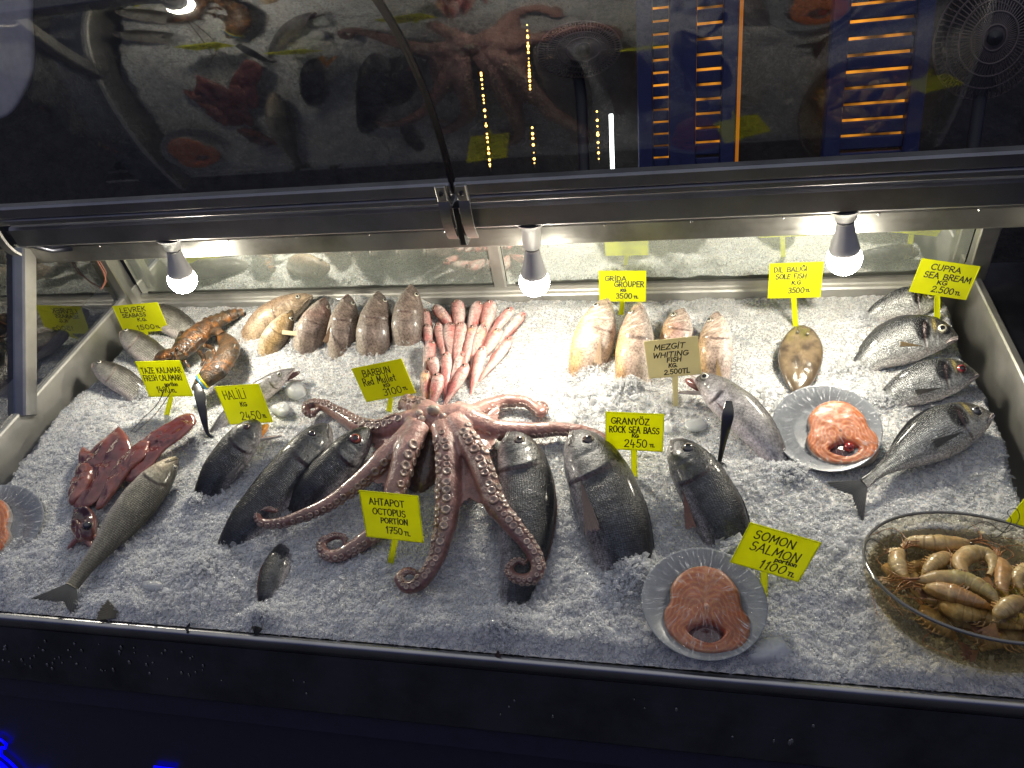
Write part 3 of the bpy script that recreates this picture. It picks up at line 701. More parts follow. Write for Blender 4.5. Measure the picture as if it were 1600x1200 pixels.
def price_tag(corners, stem, lines, label, mat='yellow', lean=.35, yaw=0., thick=.00105):
    """corners tl,tr,br,bl and stem foot as surveyed in the photograph; the tag's own plane passes through the stem foot"""
    foot = P(*stem); up = _n(UPV * (1 - lean) + NV * lean); rt = np.array([math.cos(yaw), -math.sin(yaw), 0.]); rt = _n(rt - up * rt.dot(up)); nn = _n(np.cross(rt, up))
    if nn.dot(CAM - foot) < 0: nn = -nn
    def hit(x, y):
        r = ray(x, y); return CAM + r * ((foot - CAM).dot(nn) / r.dot(nn))
    tl, tr, br, bl = [hit(*c) for c in corners]; c = (tl + tr + br + bl) / 4
    ex = _n((tr - tl) + (br - bl)); w = (np.linalg.norm(tr - tl) + np.linalg.norm(br - bl)) / 2
    ey = (tl - bl) + (tr - br); ey = _n(ey - ex * ey.dot(ex)); h = (np.linalg.norm(tl - bl) + np.linalg.norm(tr - br)) / 2
    t = thing('price_tag', label, 'price tag', foot, 'price tags stuck in the ice'); m = M[mat]
    A = np.array([ex, ey, nn])
    mb = MB(); mb.bbox((-w / 2, -h / 2, -.0011), (w / 2, h / 2, .0003), .0004, A, c)
    for lo, hi in (((-w / 2, h / 2 - .0022, .0004), (w / 2, h / 2, .0012)), ((-w / 2, -h / 2, .0004), (w / 2, -h / 2 + .0022, .0012)), ((-w / 2, -h / 2 + .0024, .0004), (-w / 2 + .002, h / 2 - .0024, .0012)), ((w / 2 - .002, -h / 2 + .0024, .0004), (w / 2, h / 2 - .0024, .0012))):
        mb.bbox(lo, hi, .0003, A, c)
    pl = mb.part('plate', m, t, False)
    bc = c - ey * h / 2
    sd = foot - bc; L = np.linalg.norm(sd) + .02; sd = _n(sd); sx = _n(np.cross(sd, nn)); S = np.array([sx, sd, nn])
    mb = MB(); mb.bbox((-.0055, .0005, -.0012), (.0055, L, -.0002), .0003, S, bc)
    mb.bbox((-.0055, .0005, -.0001), (-.0042, L, .0016), .0003, S, bc); mb.bbox((.0042, .0005, -.0001), (.0055, L, .0016), .0003, S, bc)
    mb.part('stake', m, t, False)
    if lines:
        lettering(lines, c - ex * w / 2 - ey * h / 2, ex, ey, nn, w, h, .0005, random.Random(len(label) * 7), thick).part('lettering', M['ink'], pl, False)
    return t
TH = .00108
price_tag([(185, 479), (255, 474), (255, 514), (185, 520)], (222, 532), [('LEVREK', .12, .74, .68, .17, .2), ('SEABASS', .12, .56, .64, .12, .15), ('K.G.', .42, .40, .62, .10), ('1500', .34, .10, .72, .15), ('TL', .75, .11, .84, .07)], 'yellow tag reading LEVREK SEABASS behind a small sea bass', thick=TH)
price_tag([(221, 566), (291, 565), (292, 617), (224, 619)], (260, 650), [('TAZE KALAMAR', .06, .67, .95, .15, .02), ('FRESH CALAMARİ', .05, .46, .90, .15, .02), ('portion', .46, .31, .75, .10), ('1490', .24, .12, .52, .17), ('TL', .56, .12, .66, .08)], 'yellow tag reading TAZE KALAMAR FRESH CALAMARI above the red squid', thick=TH)
price_tag([(347, 605), (415, 601), (416, 658), (348, 662)], (384, 676), [('HALİLİ', .12, .66, .62, .22, .02), ('KG', .42, .46, .56, .10), ('2450', .32, .10, .78, .20, .05), ('TL', .82, .14, .90, .07)], 'yellow tag reading HALILI behind an open-mouthed dark fish', thick=TH)
price_tag([(556, 575), (634, 560), (643, 614), (566, 629)], (608, 640), [('BARBUN', .16, .70, .70, .18, .08), ('Red Mullet', .10, .46, .74, .20, .05), ('KG', .46, .32, .58, .09), ('3100', .40, .09, .76, .19, .05), ('TL', .80, .14, .88, .07)], 'yellow tag reading BARBUN Red Mullet, tilted beside the octopus', thick=TH)
price_tag([(569, 767), (660, 776), (656, 847), (565, 837)], (609, 886), [('AHTAPOT', .15, .73, .74, .13, .03), ('OCTOPUS', .18, .53, .74, .13, .03), ('PORTİON', .30, .35, .76, .11, .03), ('1750', .37, .13, .65, .14, .03), ('TL', .68, .13, .78, .08)], 'yellow tag reading AHTAPOT OCTOPUS between the octopus arms')
price_tag([(936, 424), (1010, 422), (1009, 472), (936, 470)], (969, 500), [('GRİDA', .13, .68, .58, .15, .02), ('GROUPER', .33, .48, .95, .17, .02), ('KG', .46, .33, .57, .08), ('3500', .36, .10, .70, .16, .05), ('TL', .74, .11, .83, .07)], 'yellow tag reading GRIDA GROUPER standing behind pale groupers', thick=TH)
price_tag([(1007, 533), (1091, 525), (1096, 584), (1013, 592)], (1056, 634), [('MEZGİT', .17, .74, .73, .13, .25), ('WHITING', .13, .54, .78, .12, .25), ('FISH', .38, .40, .64, .11, .2), ('KG.', .40, .26, .56, .09, .2), ('2.500TL', .30, .07, .78, .12, .12)], 'cream tag reading MEZGIT WHITING FISH between two groupers', 'cream', thick=TH)
price_tag([(946, 643), (1037, 647), (1037, 706), (946, 701)], (991, 743), [('GRANYÖZ', .10, .70, .75, .16, .03), ('ROCK SEA BASS', .07, .47, .92, .16, .02), ('KG', .46, .36, .57, .08), ('2450', .33, .10, .72, .20, .04), ('TL', .77, .12, .85, .07)], 'yellow tag reading GRANYOZ ROCK SEA BASS between two dark fish', thick=TH)
price_tag([(1201, 411), (1284, 410), (1285, 463), (1201, 467)], (1243, 510), [('DİL BALIĞI', .09, .75, .70, .13, .04), ('SOLE FISH', .13, .55, .70, .13, .04), ('K.G', .44, .38, .60, .10), ('3500', .38, .14, .68, .15, .06), ('TL', .71, .16, .79, .07)], 'yellow tag reading DIL BALIGI SOLE FISH above the flat sole', thick=TH)
price_tag([(1435, 406), (1527, 413), (1514, 472), (1426, 453)], (1464, 506), [('CUPRA', .21, .73, .72, .15, .03), ('SEA BREAM', .14, .49, .94, .16, .02), ('KG', .41, .33, .57, .11, .03), ('2.500', .36, .10, .74, .17, .03), ('TL', .77, .11, .86, .08)], 'yellow tag reading CUPRA SEA BREAM in the back corner behind a bream', thick=TH)
price_tag([(1165, 815), (1273, 845), (1258, 912), (1148, 879)], (1193, 932), [('SOMON', .13, .69, .70, .18, .05), ('SALMON', .15, .42, .84, .20, .05), ('portion', .55, .31, .86, .10, .05), ('1100', .39, .07, .75, .19, .10), ('TL', .80, .08, .90, .09)], 'yellow tag reading SOMON SALMON tilted behind the front salmon plate', yaw=.0)
price_tag([(1603, 762), (1695, 788), (1680, 846), (1583, 815)], (1640, 880), [], 'yellow tag cut by the edge, behind the shrimp bowl')

# ================================================================== FISH
def smooth_table(tab, n):
    t = np.linspace(0, 1, 400); y = np.interp(t, [a for a, _ in tab], [b for _, b in tab])
    k = np.exp(-np.linspace(-2, 2, 33) ** 2); k /= k.sum()
    yp = np.concatenate([np.full(16, y[0]) - (y[1:17][::-1] - y[0]) * 1.0, y, np.full(16, y[-1])])
    y2 = np.convolve(yp, k, 'valid')
    w_ = np.clip(t / .02, 0, 1); y2 = y * (1 - w_) + y2 * w_
    return np.interp(np.linspace(0, 1, n), t, y2)
SHAPE = dict(   # half heights above / below the axis and half thickness, as shares of the deepest half height
 bream=dict(top=[(0, .08), (.03, .26), (.08, .52), (.16, .82), (.26, 1.0), (.38, 1.06), (.52, .94), (.68, .62), (.82, .32), (.92, .20), (1, .22)],
            bot=[(0, .10), (.03, .26), (.09, .48), (.2, .74), (.34, .92), (.48, .92), (.62, .74), (.76, .42), (.86, .24), (.92, .18), (1, .20)], th=[(0, .08), (.05, .24), (.15, .44), (.3, .56), (.5, .48), (.75, .24), (.92, .09), (1, .05)]),
 bass=dict(top=[(0, .10), (.04, .34), (.12, .62), (.24, .88), (.4, 1.0), (.58, .88), (.75, .56), (.88, .36), (1, .34)],
           bot=[(0, .16), (.04, .40), (.12, .68), (.24, .92), (.4, 1.0), (.58, .86), (.75, .52), (.88, .34), (1, .32)], th=[(0, .12), (.05, .36), (.15, .62), (.3, .76), (.5, .68), (.75, .36), (.92, .13), (1, .06)]),
 grouper=dict(top=[(0, .12), (.04, .36), (.12, .66), (.24, .94), (.38, 1.04), (.55, .94), (.75, .6), (.9, .36), (1, .34)],
              bot=[(0, .12), (.04, .34), (.12, .62), (.26, .94), (.42, 1.04), (.58, .92), (.76, .56), (.9, .34), (1, .32)], th=[(0, .14), (.05, .42), (.15, .68), (.32, .82), (.5, .74), (.75, .42), (1, .1)]),
 meagre=dict(top=[(0, .24), (.025, .42), (.08, .66), (.18, .90), (.3, 1.0), (.45, 1.0), (.62, .84), (.78, .54), (.9, .34), (1, .32)],
             bot=[(0, .20), (.025, .40), (.08, .64), (.18, .88), (.3, .98), (.45, 1.0), (.6, .84), (.76, .52), (.9, .34), (1, .32)], th=[(0, .2), (.04, .44), (.14, .70), (.3, .82), (.5, .74), (.75, .4), (.92, .16), (1, .08)]),
 hake=dict(top=[(0, .14), (.05, .38), (.12, .64), (.22, .88), (.36, 1.0), (.52, .9), (.7, .62), (.88, .32), (1, .2)],
           bot=[(0, .06), (.05, .26), (.12, .58), (.22, .94), (.36, 1.06), (.52, .92), (.7, .58), (.88, .3), (1, .2)], th=[(0, .2), (.06, .5), (.16, .8), (.3, .92), (.5, .8), (.75, .4), (1, .1)]),
 mullet=dict(top=[(0, .34), (.03, .66), (.08, .90), (.18, 1.0), (.32, 1.0), (.5, .90), (.7, .64), (.88, .40), (1, .36)],
             bot=[(0, .28), (.03, .54), (.08, .80), (.18, .98), (.34, 1.02), (.5, .92), (.7, .62), (.88, .38), (1, .34)], th=[(0, .24), (.05, .56), (.15, .8), (.3, .84), (.5, .72), (.75, .42), (1, .12)]),
)
def head_lines(t, a, g=.25, slope=.035):
    """distance-like fields for the gill cover's edge and the mouth"""
    ge = g + .03 * (1 - (a + .15) ** 2) - slope * np.abs(a + .1) ** 3
    return t - ge
def c_bream(t, a, x, y, rg):
    c = mix([.50, .51, .50], [.05, .053, .06], sst(.25, .8, a + .12 * fbm(x * 30, y * 30, 3)))
    c = mix(c, [.62, .58, .56], sst(-.3, -.85, a))
    st = .5 + .5 * np.sin(a * 34 + t * 3); c = c * (1 - .32 * st * sst(.25, .35, t) * sst(-.8, -.4, a))[..., None]
    hd = sst(.25, .2, t); c = mix(c, [.085, .08, .07], hd * sst(-.4, .25, a) * .9)
    c = mix(c, [.008, .008, .01], sst(.075, .05, np.hypot((t - .285) * 1.0, (a - .35) * .13)) * .97)
    c = mix(c, [.45, .36, .12], sst(.022, .008, np.hypot(t - .195, (a - .55) * .05)) * .8)
    c = mix(c, [.45, .36, .14], sst(.016, .006, np.abs(t - .10 - (a - .9) * .05)) * sst(.75, .85, a) * .8)
    return mix(c, [.55, .36, .33], sst(.07, .0, t) * sst(.3, -.2, a) * .6)
def c_dark(t, a, x, y, rg):
    c = mix([.042, .046, .056], [.009, .010, .013], sst(.0, .75, a + .2 * fbm(x * 25, y * 25, 4)))
    c = mix(c, [.30, .28, .29], sst(-.3, -.85, a + .12 * fbm(x * 40, y * 40, 9)))
    c = mix(c, [.24, .23, .22], sst(.15, .0, t) * sst(.35, -.4, a) * .6)
    return c * (1 + .35 * fbm(x * 60, y * 60, 12, 3))[..., None]
def c_bass(t, a, x, y, rg):
    c = mix([.27, .26, .23], [.045, .04, .034], sst(-.1, .7, a + .15 * fbm(x * 30, y * 30, 4)))
    c = mix(c, [.62, .55, .52], sst(-.2, -.8, a))
    return mix(c, [.40, .25, .22], sst(.2, .02, t) * sst(.2, -.5, a) * .45)
def c_olive(t, a, x, y, rg):
    c = mix([.20, .185, .14], [.075, .07, .055], sst(-.2, .6, a)); c = mix(c, [.42, .38, .32], sst(-.5, -.95, a))
    c = mix(c, [.38, .30, .2], sst(.25, .12, t) * sst(.3, -.4, a) * .6)
    return mix(c, [.10, .06, .055], sst(.1, .02, t) * sst(-.1, .5, a) * .8)
def c_grey(base, back, bel):
    def f(t, a, x, y, rg):
        c = mix(base, back, sst(.0, .9, a + .5 * fbm(x * 28, y * 28, rg, 3)))
        c = mix(c, bel, sst(-.2, -.9, a + .25 * fbm(x * 22, y * 22, rg + 3)))
        c = mix(c, [.36, .17, .15], sst(.2, .7, fbm(x * 18 + 5, y * 18, rg + 6)) * sst(.4, .1, t) * .55)
        c = mix(c, [.6, .52, .44], sst(.012, .0, np.abs(t - .17 - .12 * a)) * sst(.7, .2, np.abs(a)) * .4)
        return mix(c, np.array(bel) * 1.1, sst(.4, .8, fbm(x * 45, y * 45, rg + 9)) * .35)
    return f
def c_grouper(t, a, x, y, rg):
    c = mix([.40, .30, .245], [.25, .17, .125], sst(.2, .95, a + .3 * fbm(x * 35, y * 35, rg)))
    c = mix(c, [.48, .29, .11], sst(.1, .6, a + .4 * fbm(x * 20, y * 20, rg + 5)) * sst(.15, .4, t) * .7)
    c = mix(c, [.52, .45, .41], sst(-.1, -.8, a)); c = mix(c, [.42, .22, .2], sst(.15, .6, fbm(x * 22, y * 22, rg + 8)) * .45)
    for k0, sl in ((.13, .10), (.18, .11), (.245, .06)):
        c = mix(c, [.80, .74, .66], sst(.010, .002, np.abs(t - k0 - sl * a)) * sst(.85, .5, np.abs(a)) * .55)
    return c
def c_mullet(t, a, x, y, rg):
    c = mix([.58, .34, .31], [.46, .19, .17], sst(.2, .9, a + .5 * fbm(x * 40, y * 40, rg)))
    c = mix(c, [.64, .50, .47], sst(-.05, -.6, a + .3 * fbm(x * 50, y * 40, rg + 2)))
    c = mix(c, [.52, .10, .10], sst(.05, .45, fbm(x * 32, y * 45, rg + 4, 3) + .22 * np.cos((a - .25) * 5)) * .6)
    c = mix(c, [.78, .46, .16], sst(.3, .6, fbm(x * 38, y * 30, rg + 7)) * .5)
    c = mix(c, [.26, .05, .05], sst(.014, .004, np.abs(t - .05 - .02 * a)) * .5 + sst(.012, .003, np.abs(t - .125)) * .5)
    return mix(c, [.34, .10, .09], sst(.12, .02, t) * sst(.0, .6, a) * .5 + sst(.15, .11, t) * sst(-.5, .1, a) * .45)
def c_hake(t, a, x, y, rg):
    c = mix([.38, .36, .37], [.10, .095, .10], sst(.15, .8, a + .2 * fbm(x * 26, y * 26, 4)))
    c = mix(c, [.56, .50, .52], sst(-.05, -.7, a)); c = mix(c, [.42, .40, .52], sst(.0, .4, fbm(x * 12, y * 18, 6)) * sst(.4, -.3, a) * .35)
    return mix(c, [.60, .46, .44], sst(.16, .02, t) * sst(.2, -.4, a) * .5)
def fish(label, cat, nose, mid, end, width, dorsal, shape, color, skin, w=(.02, .012, .0), tvis=1.0, sink=.06, facek=.85, eye=None, er=.0, eyec=(.55, .5, .4), group=None, tail=None, gill=.25, dors=None, pect=None, jaw=None, seed=0, seg=44, nr=120, thick=1.0, name='fish', both=True):
    """one fish laid on the ice.  nose / mid / end: surveyed spine points (end = where it goes under the ice when tvis < 1)"""
    A, Bm, E = P(*nose, w[0]), P(*mid, w[1]), P(*end, w[2])
    Q = 2 * Bm - (A + E) / 2
    def cv(s): s = np.asarray(s)[..., None]; return A * (1 - s) ** 2 + 2 * Q * s * (1 - s) + E * s * s
    t = np.linspace(0, 1, nr) ** 1.25
    s = t / tvis; C = cv(np.minimum(s, 1)); dE = 2 * (E - Q); C = C + dE * np.maximum(s - 1, 0)[:, None]
    C[:, 2] -= sink * sst(tvis - .25, 1.0, t) * (tvis < .999)
    L = np.linalg.norm(np.diff(C, axis=0), axis=1).sum()
    tg = np.gradient(C, axis=0); tg /= np.linalg.norm(tg, axis=1)[:, None]
    S0 = _n(NV * (1 - facek) + camdir(Bm) * facek)
    S = S0 - tg * (tg @ S0)[:, None]; S /= np.linalg.norm(S, axis=1)[:, None]
    H = np.cross(S, tg); k = nr // 2
    dvec = {'L': (-1, 0), 'R': (1, 0), 'U': (0, -1), 'D': (0, 1)}[dorsal]
    p0 = proj(C[k]); hv = proj(C[k] + H[k] * .01) - p0
    if hv.dot(dvec) < 0: H = -H; hv = -hv
    ax2 = _n(proj(C[min(k + 5, nr - 1)]) - proj(C[k - 5])); perp = hv - ax2 * hv.dot(ax2); ppm = np.linalg.norm(perp) / .01
    hm = width / ppm / 2.0
    sh = SHAPE[shape]; tt = np.linspace(0, 1, 400)
    top, bot, th = (np.interp(t, tt, smooth_table(sh[q], 400)) * hm for q in ('top', 'bot', 'th')); th = th * thick
    ph = np.linspace(-math.pi / 2, 1.5 * math.pi, seg + 1)            # seam along the belly
    sn, cs = np.sin(ph), np.cos(ph)
    a = np.broadcast_to(sn, (nr, seg + 1)); T = np.broadcast_to(t[:, None], a.shape)
    hh = np.where(a > 0, top[:, None], bot[:, None]) * np.sign(a) * np.abs(a) ** .92
    x = T * L; y = np.broadcast_to((ph + math.pi / 2) * hm * .8, a.shape)
    g = head_lines(T, a, gill)
    tk = th[:, None] * np.sign(cs) * np.abs(cs) ** .85
    f_ = 1 + .10 * np.exp(-np.maximum(-g, 0) / .05) * (g < 0) - .05 * np.exp(-np.maximum(g, 0) / .04) * (g >= 0)
    pre = head_lines(T, a, gill * .62, .05); f_ = f_ - .03 * np.exp(-(pre / .008) ** 2)
    tk = tk * np.where(np.abs(a) < .93, f_, 1) + 0 * hh
    tk = tk * (1 + .03 * fbm(x * 40, y * 40, seed + 2, 2))
    V = C[:, None, :] + H[:, None, :] * hh[..., None] + S[:, None, :] * tk[..., None]
    rg = seed * 13 + 5; col = np.array(color(T, a, x + seed * .37, y, rg))
    gl = sst(.010, .002, np.abs(g - .004)) * sst(.88, .6, np.abs(a + .1)); col = mix(col, [.07, .035, .03], gl * .75)
    mo = np.hypot((T - .045) * .4, 0) * 0 + np.abs(a - (-.12 - 2.2 * T)); ml = sst(.16, .05, mo) * sst(.105, .085, T)
    col = mix(col, np.array([.05, .03, .028]), ml * .75)
    col = np.clip(col, .004, .95)
    base = C[np.argmin(np.abs(t - .35))].copy(); base[2] = 0
    if tvis < .95: ENDS.append((P(end[0], end[1], 0)[:2], max(.014, hm * .9)))
    root = thing(name, label, cat, base, group)
    uv = np.stack([x, y, sst(0, .05, g)], -1)
    mb = MB(); mb.grid(V, False, col, uv, cap0=True, cap1=True); body = mb.part('body', M[skin], root)
    def at(tq, aq, side=1, lift=0.):
        i = int(np.argmin(np.abs(t - tq))); sgn = aq
        h_ = (top[i] if sgn > 0 else bot[i]) * np.sign(sgn) * abs(sgn) ** .92; c_ = math.sqrt(max(0, 1 - aq * aq)) ** .85
        return C[i] + H[i] * h_ + S[i] * side * (th[i] * c_ * (1.05 if tq < gill else 1.0) + lift), H[i], S[i] * side, tg[i], i
    if eye:
        e_r = er or hm * .16
        for side in ((1, -1) if both else (1,)):
            p, h_, s_, t_, i = at(eye[0], eye[1], side)
            nrm = _n(s_ * math.sqrt(max(.05, 1 - eye[1] ** 2)) + h_ * eye[1] * .8)
            e1 = _n(t_ - nrm * t_.dot(nrm)); e2 = np.cross(nrm, e1)
            rr = np.array([1.28, 1.12, 1.0, .92, .62, .55, .3, .01]); lf = np.array([-.30, .06, .16, .24, .42, .46, .54, .56])
            cc = np.array([np.array(eyec) * .25, np.array(eyec) * .3, (.05, .045, .04), eyec, np.array(eyec) * .9, (.006, .006, .008), (.005, .005, .006), (.005, .005, .006)])
            an = np.linspace(0, 2 * math.pi, 22, endpoint=False)
            Vv = np.array([[p + e_r * (r_ * (math.cos(q) * e1 + math.sin(q) * e2) + nrm * l_) for q in an] for r_, l_ in zip(rr, lf)])
            mb = MB(); mb.grid(Vv, True, np.repeat(cc[:, None, :], 22, 1)); mb.part('eye', M['eye'], root)
    def fan(p, d1, d2, nn_, ln, col1, col2, nm, n=16, fork=0., rag=.06, curve=.15):
        """fin rays spreading from p between directions d1 and d2"""
        mb = MB(); rows = []; cols = []
        for j in range(n * 2 + 1):
            q = j / (n * 2); d_ = _n(d1 * (1 - q) + d2 * q)
            l_ = ln * (1 - fork * math.sin(math.pi * q)) * (1 + RNG.uniform(-rag, rag)) * np.linalg.norm(d1 * (1 - q) + d2 * q)
            off = (.0007 if j % 2 else -.0003)
            rows.append([p + d_ * l_ * z + nn_ * (off * z + curve * ln * (z * z) * .25) for z in np.linspace(.02, 1, 8)])
            cols.append([np.array(col1) * (1 - z) + np.array(col2) * z if j % 2 else (np.array(col1) * (1 - z) + np.array(col2) * z) * .55 for z in np.linspace(.02, 1, 8)])
        mb.grid(np.array(rows), False, np.array(cols)); return mb.part(nm, M['fin'], root)
    if tail:
        Lt, sp, c1, c2 = tail; i = nr - 1
        mb = MB(); rows = []; cols = []; n = 17
        for j in range(n * 2 + 1):
            q = j / (n * 2) * 2 - 1; l_ = Lt * (.46 + .54 * abs(q) ** 1.2) * (1 + RNG.uniform(-.05, .03))
            o_ = C[i] + H[i] * q * (top[i] + bot[i]) * .42
            d_ = _n(tg[i] + H[i] * q * sp)
            zz = np.linspace(-.12, 1, 10)
            rows.append([o_ + d_ * l_ * z + S[i] * (.0018 if j % 2 else -.0012) * max(z, 0) - NV * .006 * max(z, 0) for z in zz]); cols.append([(np.array(c1) * (1 - max(z, 0)) + np.array(c2) * max(z, 0)) * (1 if j % 2 else .5) for z in zz])
        mb.grid(np.array(rows), False, np.array(cols)); mb.part('tail_fin', M['fin'], root)
    if dors:
        t0, t1, hgt, c1 = dors; n = 40; rows = []; cols = []
        for j in range(n + 1):
            q = j / n; tq = t0 + (t1 - t0) * q; i = int(np.argmin(np.abs(t - tq))); hf = hgt * hm * math.sin(math.pi * min(1, q * 1.15 + .08)) ** .6 * (1 if j % 2 else .84)
            b_ = C[i] + H[i] * top[i] * .97
            rows.append([b_ + (H[i] * .75 + tg[i] * .65) * hf * z + S[i] * (.0005 if j % 2 else -.0004) for z in (0, .5, 1)]); cols.append([np.array(c1) * (1 if j % 2 else .6)] * 3)
        mb = MB(); mb.grid(np.array(rows), False, np.array(cols)); mb.part('dorsal_fin', M['fin'], root)
    if pect:
        tq, aq, ln, ang, c1 = pect; p, h_, s_, t_, i = at(tq, aq)
        ca, sa = math.cos(ang), math.sin(ang); d = t_ * ca + h_ * sa; e = -t_ * sa + h_ * ca
        fan(p + s_ * .0006, d + e * .10, d - e * .16, s_, ln * L * .72, np.array(c1) * .8, np.array(c1), 'pectoral_fin', 9, curve=.12)
    if eye and not jaw and seed < 100:
        for side in (1, -1):
            pts = []
            for z in np.linspace(0, 1, 12): q_ = at(.006 + .088 * z, -.06 - .42 * z, side, .0004); pts.append(q_[0])
            mb = MB(); r_ = hm * .045 * np.interp(np.linspace(0, 1, 12), [0, .5, 1], [1.1, 1, .5])
            lc = np.array(color(np.full((1, 1), .03), np.full((1, 1), -.55), np.zeros((1, 1)), np.zeros((1, 1)), rg))[0, 0] * .9
            mb.tube([p_ - H[3] * r0 * .9 for p_, r0 in zip(pts, r_)], r_, 8, col=lc); mb.tube([p_ + H[3] * r0 * .8 for p_, r0 in zip(pts, r_)], r_ * .8, 8, col=lc * .7); mb.tube(pts, r_ * .62, 8, col=np.array([.02, .012, .01])); mb.part('lips', M['flesh'], root)
    if jaw:
        jl, ang, jc, inc = jaw; i0 = int(np.argmin(np.abs(t - jl)))
        h0 = C[i0] - H[i0] * bot[i0] * .80
        d = _n(-tg[2] * math.cos(ang) - H[2] * math.sin(ang)); up = _n(H[2] - d * H[2].dot(d)); ln = jl * L * 1.12
        V2 = []; c2 = []
        for z in np.linspace(-.25, 1, 16):
            r_ = hm * .36 * (1 - .55 * max(z, 0)) * (1 if z < .93 else .6); an = np.linspace(0, 2 * math.pi, 16, endpoint=False)
            V2.append([h0 + d * ln * z + up * (.30 * r_ * math.sin(q) - hm * .10 * (1 - z)) + S[4] * 1.15 * r_ * math.cos(q) * thick for q in an]); c2.append([inc if math.sin(q) > .35 else jc for q in an])
        mb = MB(); mb.grid(np.array(V2), True, np.array(c2), cap0=True, cap1=True); mb.part('lower_jaw', M['flesh'], root)
        mc = C[1] * .45 + (h0 + d * ln * .5) * .55
        mb = MB(); mb.ell((C[i0 // 2] * .5 + (h0 + d * ln * .35) * .5), [tg[3] * jl * L * .55, H[3] * hm * .26, S[3] * hm * .34], 14, 8, np.array(inc)); mb.part('mouth_lining', M['flesh'], root)
    return root

# --- sea bream down the right side
kw = dict(shape='bream', color=c_bream, skin='bream', group='sea bream in the right corner', name='sea_bream')
fish('small silver sea bream at the very back, under the sea bream tag', 'fish', (1468, 470), (1408, 478), (1345, 497), 54, 'U', eye=(.13, .42), er=.0065, w=(.03, .022, .006), tvis=.9, sink=.03, facek=.95, seed=1, eyec=(.55, .52, .35), **kw)
fish('large silver sea bream with pale wide eye, second from the back', 'fish', (1497, 528), (1412, 535), (1330, 580), 74, 'U', eye=(.135, .45), er=.008, w=(.045, .034, .006), tvis=.84, sink=.04, facek=1.0, seed=2, eyec=(.7, .66, .5), pect=(.31, -.35, .2, .35, (.30, .22, .12)), dors=(.3, .8, .2, (.09, .09, .09)), **kw)
fish('sea bream with red bloodshot eye, third from the back', 'fish', (1528, 586), (1450, 598), (1372, 630), 68, 'U', eye=(.15, .42), er=.0075, w=(.042, .032, .004), tvis=.80, sink=.04, facek=1.0, seed=3, eyec=(.22, .03, .03), pect=(.33, -.4, .26, .1, (.13, .12, .11)), **kw)
fish('whole sea bream with forked tail fin, nearest of the bream', 'fish', (1551, 648), (1452, 688), (1350, 756), 84, 'U', eye=(.135, .42), er=.0075, w=(.048, .038, .028), facek=1.0, seed=4, eyec=(.10, .10, .11), pect=(.31, -.25, .30, .05, (.14, .135, .13)), dors=(.3, .85, .16, (.07, .07, .075)), tail=(.062, .75, (.26, .26, .25), (.12, .12, .12)), **kw)

# --- grey fish standing along the back edge
brown = ([.22, .165, .14], [.095, .068, .06], [.40, .34, .29])
kw = dict(shape='grouper', skin='smooth', group='grey fish along the back edge', facek=.9, tvis=.62, sink=.09, gill=.30, name='grey_fish')
fish('long beige fish lying slanted, leftmost in the back row', 'fish', (488, 463), (436, 490), (381, 530), 50, 'U', color=c_grey([.38, .28, .185], [.25, .17, .11], [.46, .37, .27]), eye=(.10, .5), er=.005, w=(.055, .035, .006), seed=11, **kw)
fish('short golden brown fish lying in front of the long beige fish', 'fish', (456, 486), (436, 518), (408, 556), 40, 'R', color=c_grey([.30, .20, .095], [.10, .065, .035], [.44, .36, .26]), eye=(.12, .5), er=.005, w=(.07, .048, .01), seed=12, **kw)
kw['color'] = c_grey(*brown)
fish('grey fish with reddish head beside the wooden pick', 'fish', (508, 468), (492, 506), (472, 548), 50, 'R', w=(.075, .052, .012), seed=13, eye=(.13, .55), er=.005, **kw)
fish('plump grey fish standing head up, third from the red mullet', 'fish', (544, 463), (538, 506), (531, 552), 50, 'R', w=(.075, .052, .012), seed=14, eye=(.14, .5), er=.0055, pect=(.36, -.75, .22, -.1, (.45, .3, .2)), **kw)
fish('plump grey fish standing head up, second from the red mullet', 'fish', (592, 459), (587, 504), (579, 553), 56, 'R', w=(.075, .052, .012), seed=15, eye=(.14, .5), er=.0055, **kw)
fish('tallest grey fish standing head up beside the red mullet', 'fish', (643, 447), (638, 492), (634, 540), 50, 'R', w=(.085, .058, .014), seed=16, eye=(.15, .5), er=.006, **kw)

# --- pale groupers
kw = dict(shape='grouper', color=c_grouper, skin='smooth', group='pale groupers below their tag', facek=.9, tvis=.66, sink=.09, gill=.30, name='grouper')
fish('pale grouper with a golden flank, leftmost of the groupers', 'fish', (948, 470), (930, 524), (910, 586), 64, 'L', eye=(.14, .55), er=.006, w=(.07, .05, .006), seed=21, pect=(.38, -.25, .25, -.15, (.55, .40, .28)), **kw)
fish('long pale grouper just left of the cream tag', 'fish', (998, 476), (993, 540), (987, 612), 60, 'L', eye=(.13, .55), er=.006, w=(.07, .052, .006), seed=22, **kw)
fish('pale grouper half hidden behind the cream tag', 'fish', (1065, 485), (1058, 522), (1052, 566), 52, 'L', eye=(.17, .5), er=.006, w=(.06, .045, .004), seed=23, **kw)
fish('pale grouper just right of the cream tag', 'fish', (1120, 490), (1118, 538), (1116, 594), 54, 'L', eye=(.15, .55), er=.006, w=(.065, .048, .004), seed=24, pect=(.46, -.1, .22, -.1, (.66, .46, .2)), **kw)

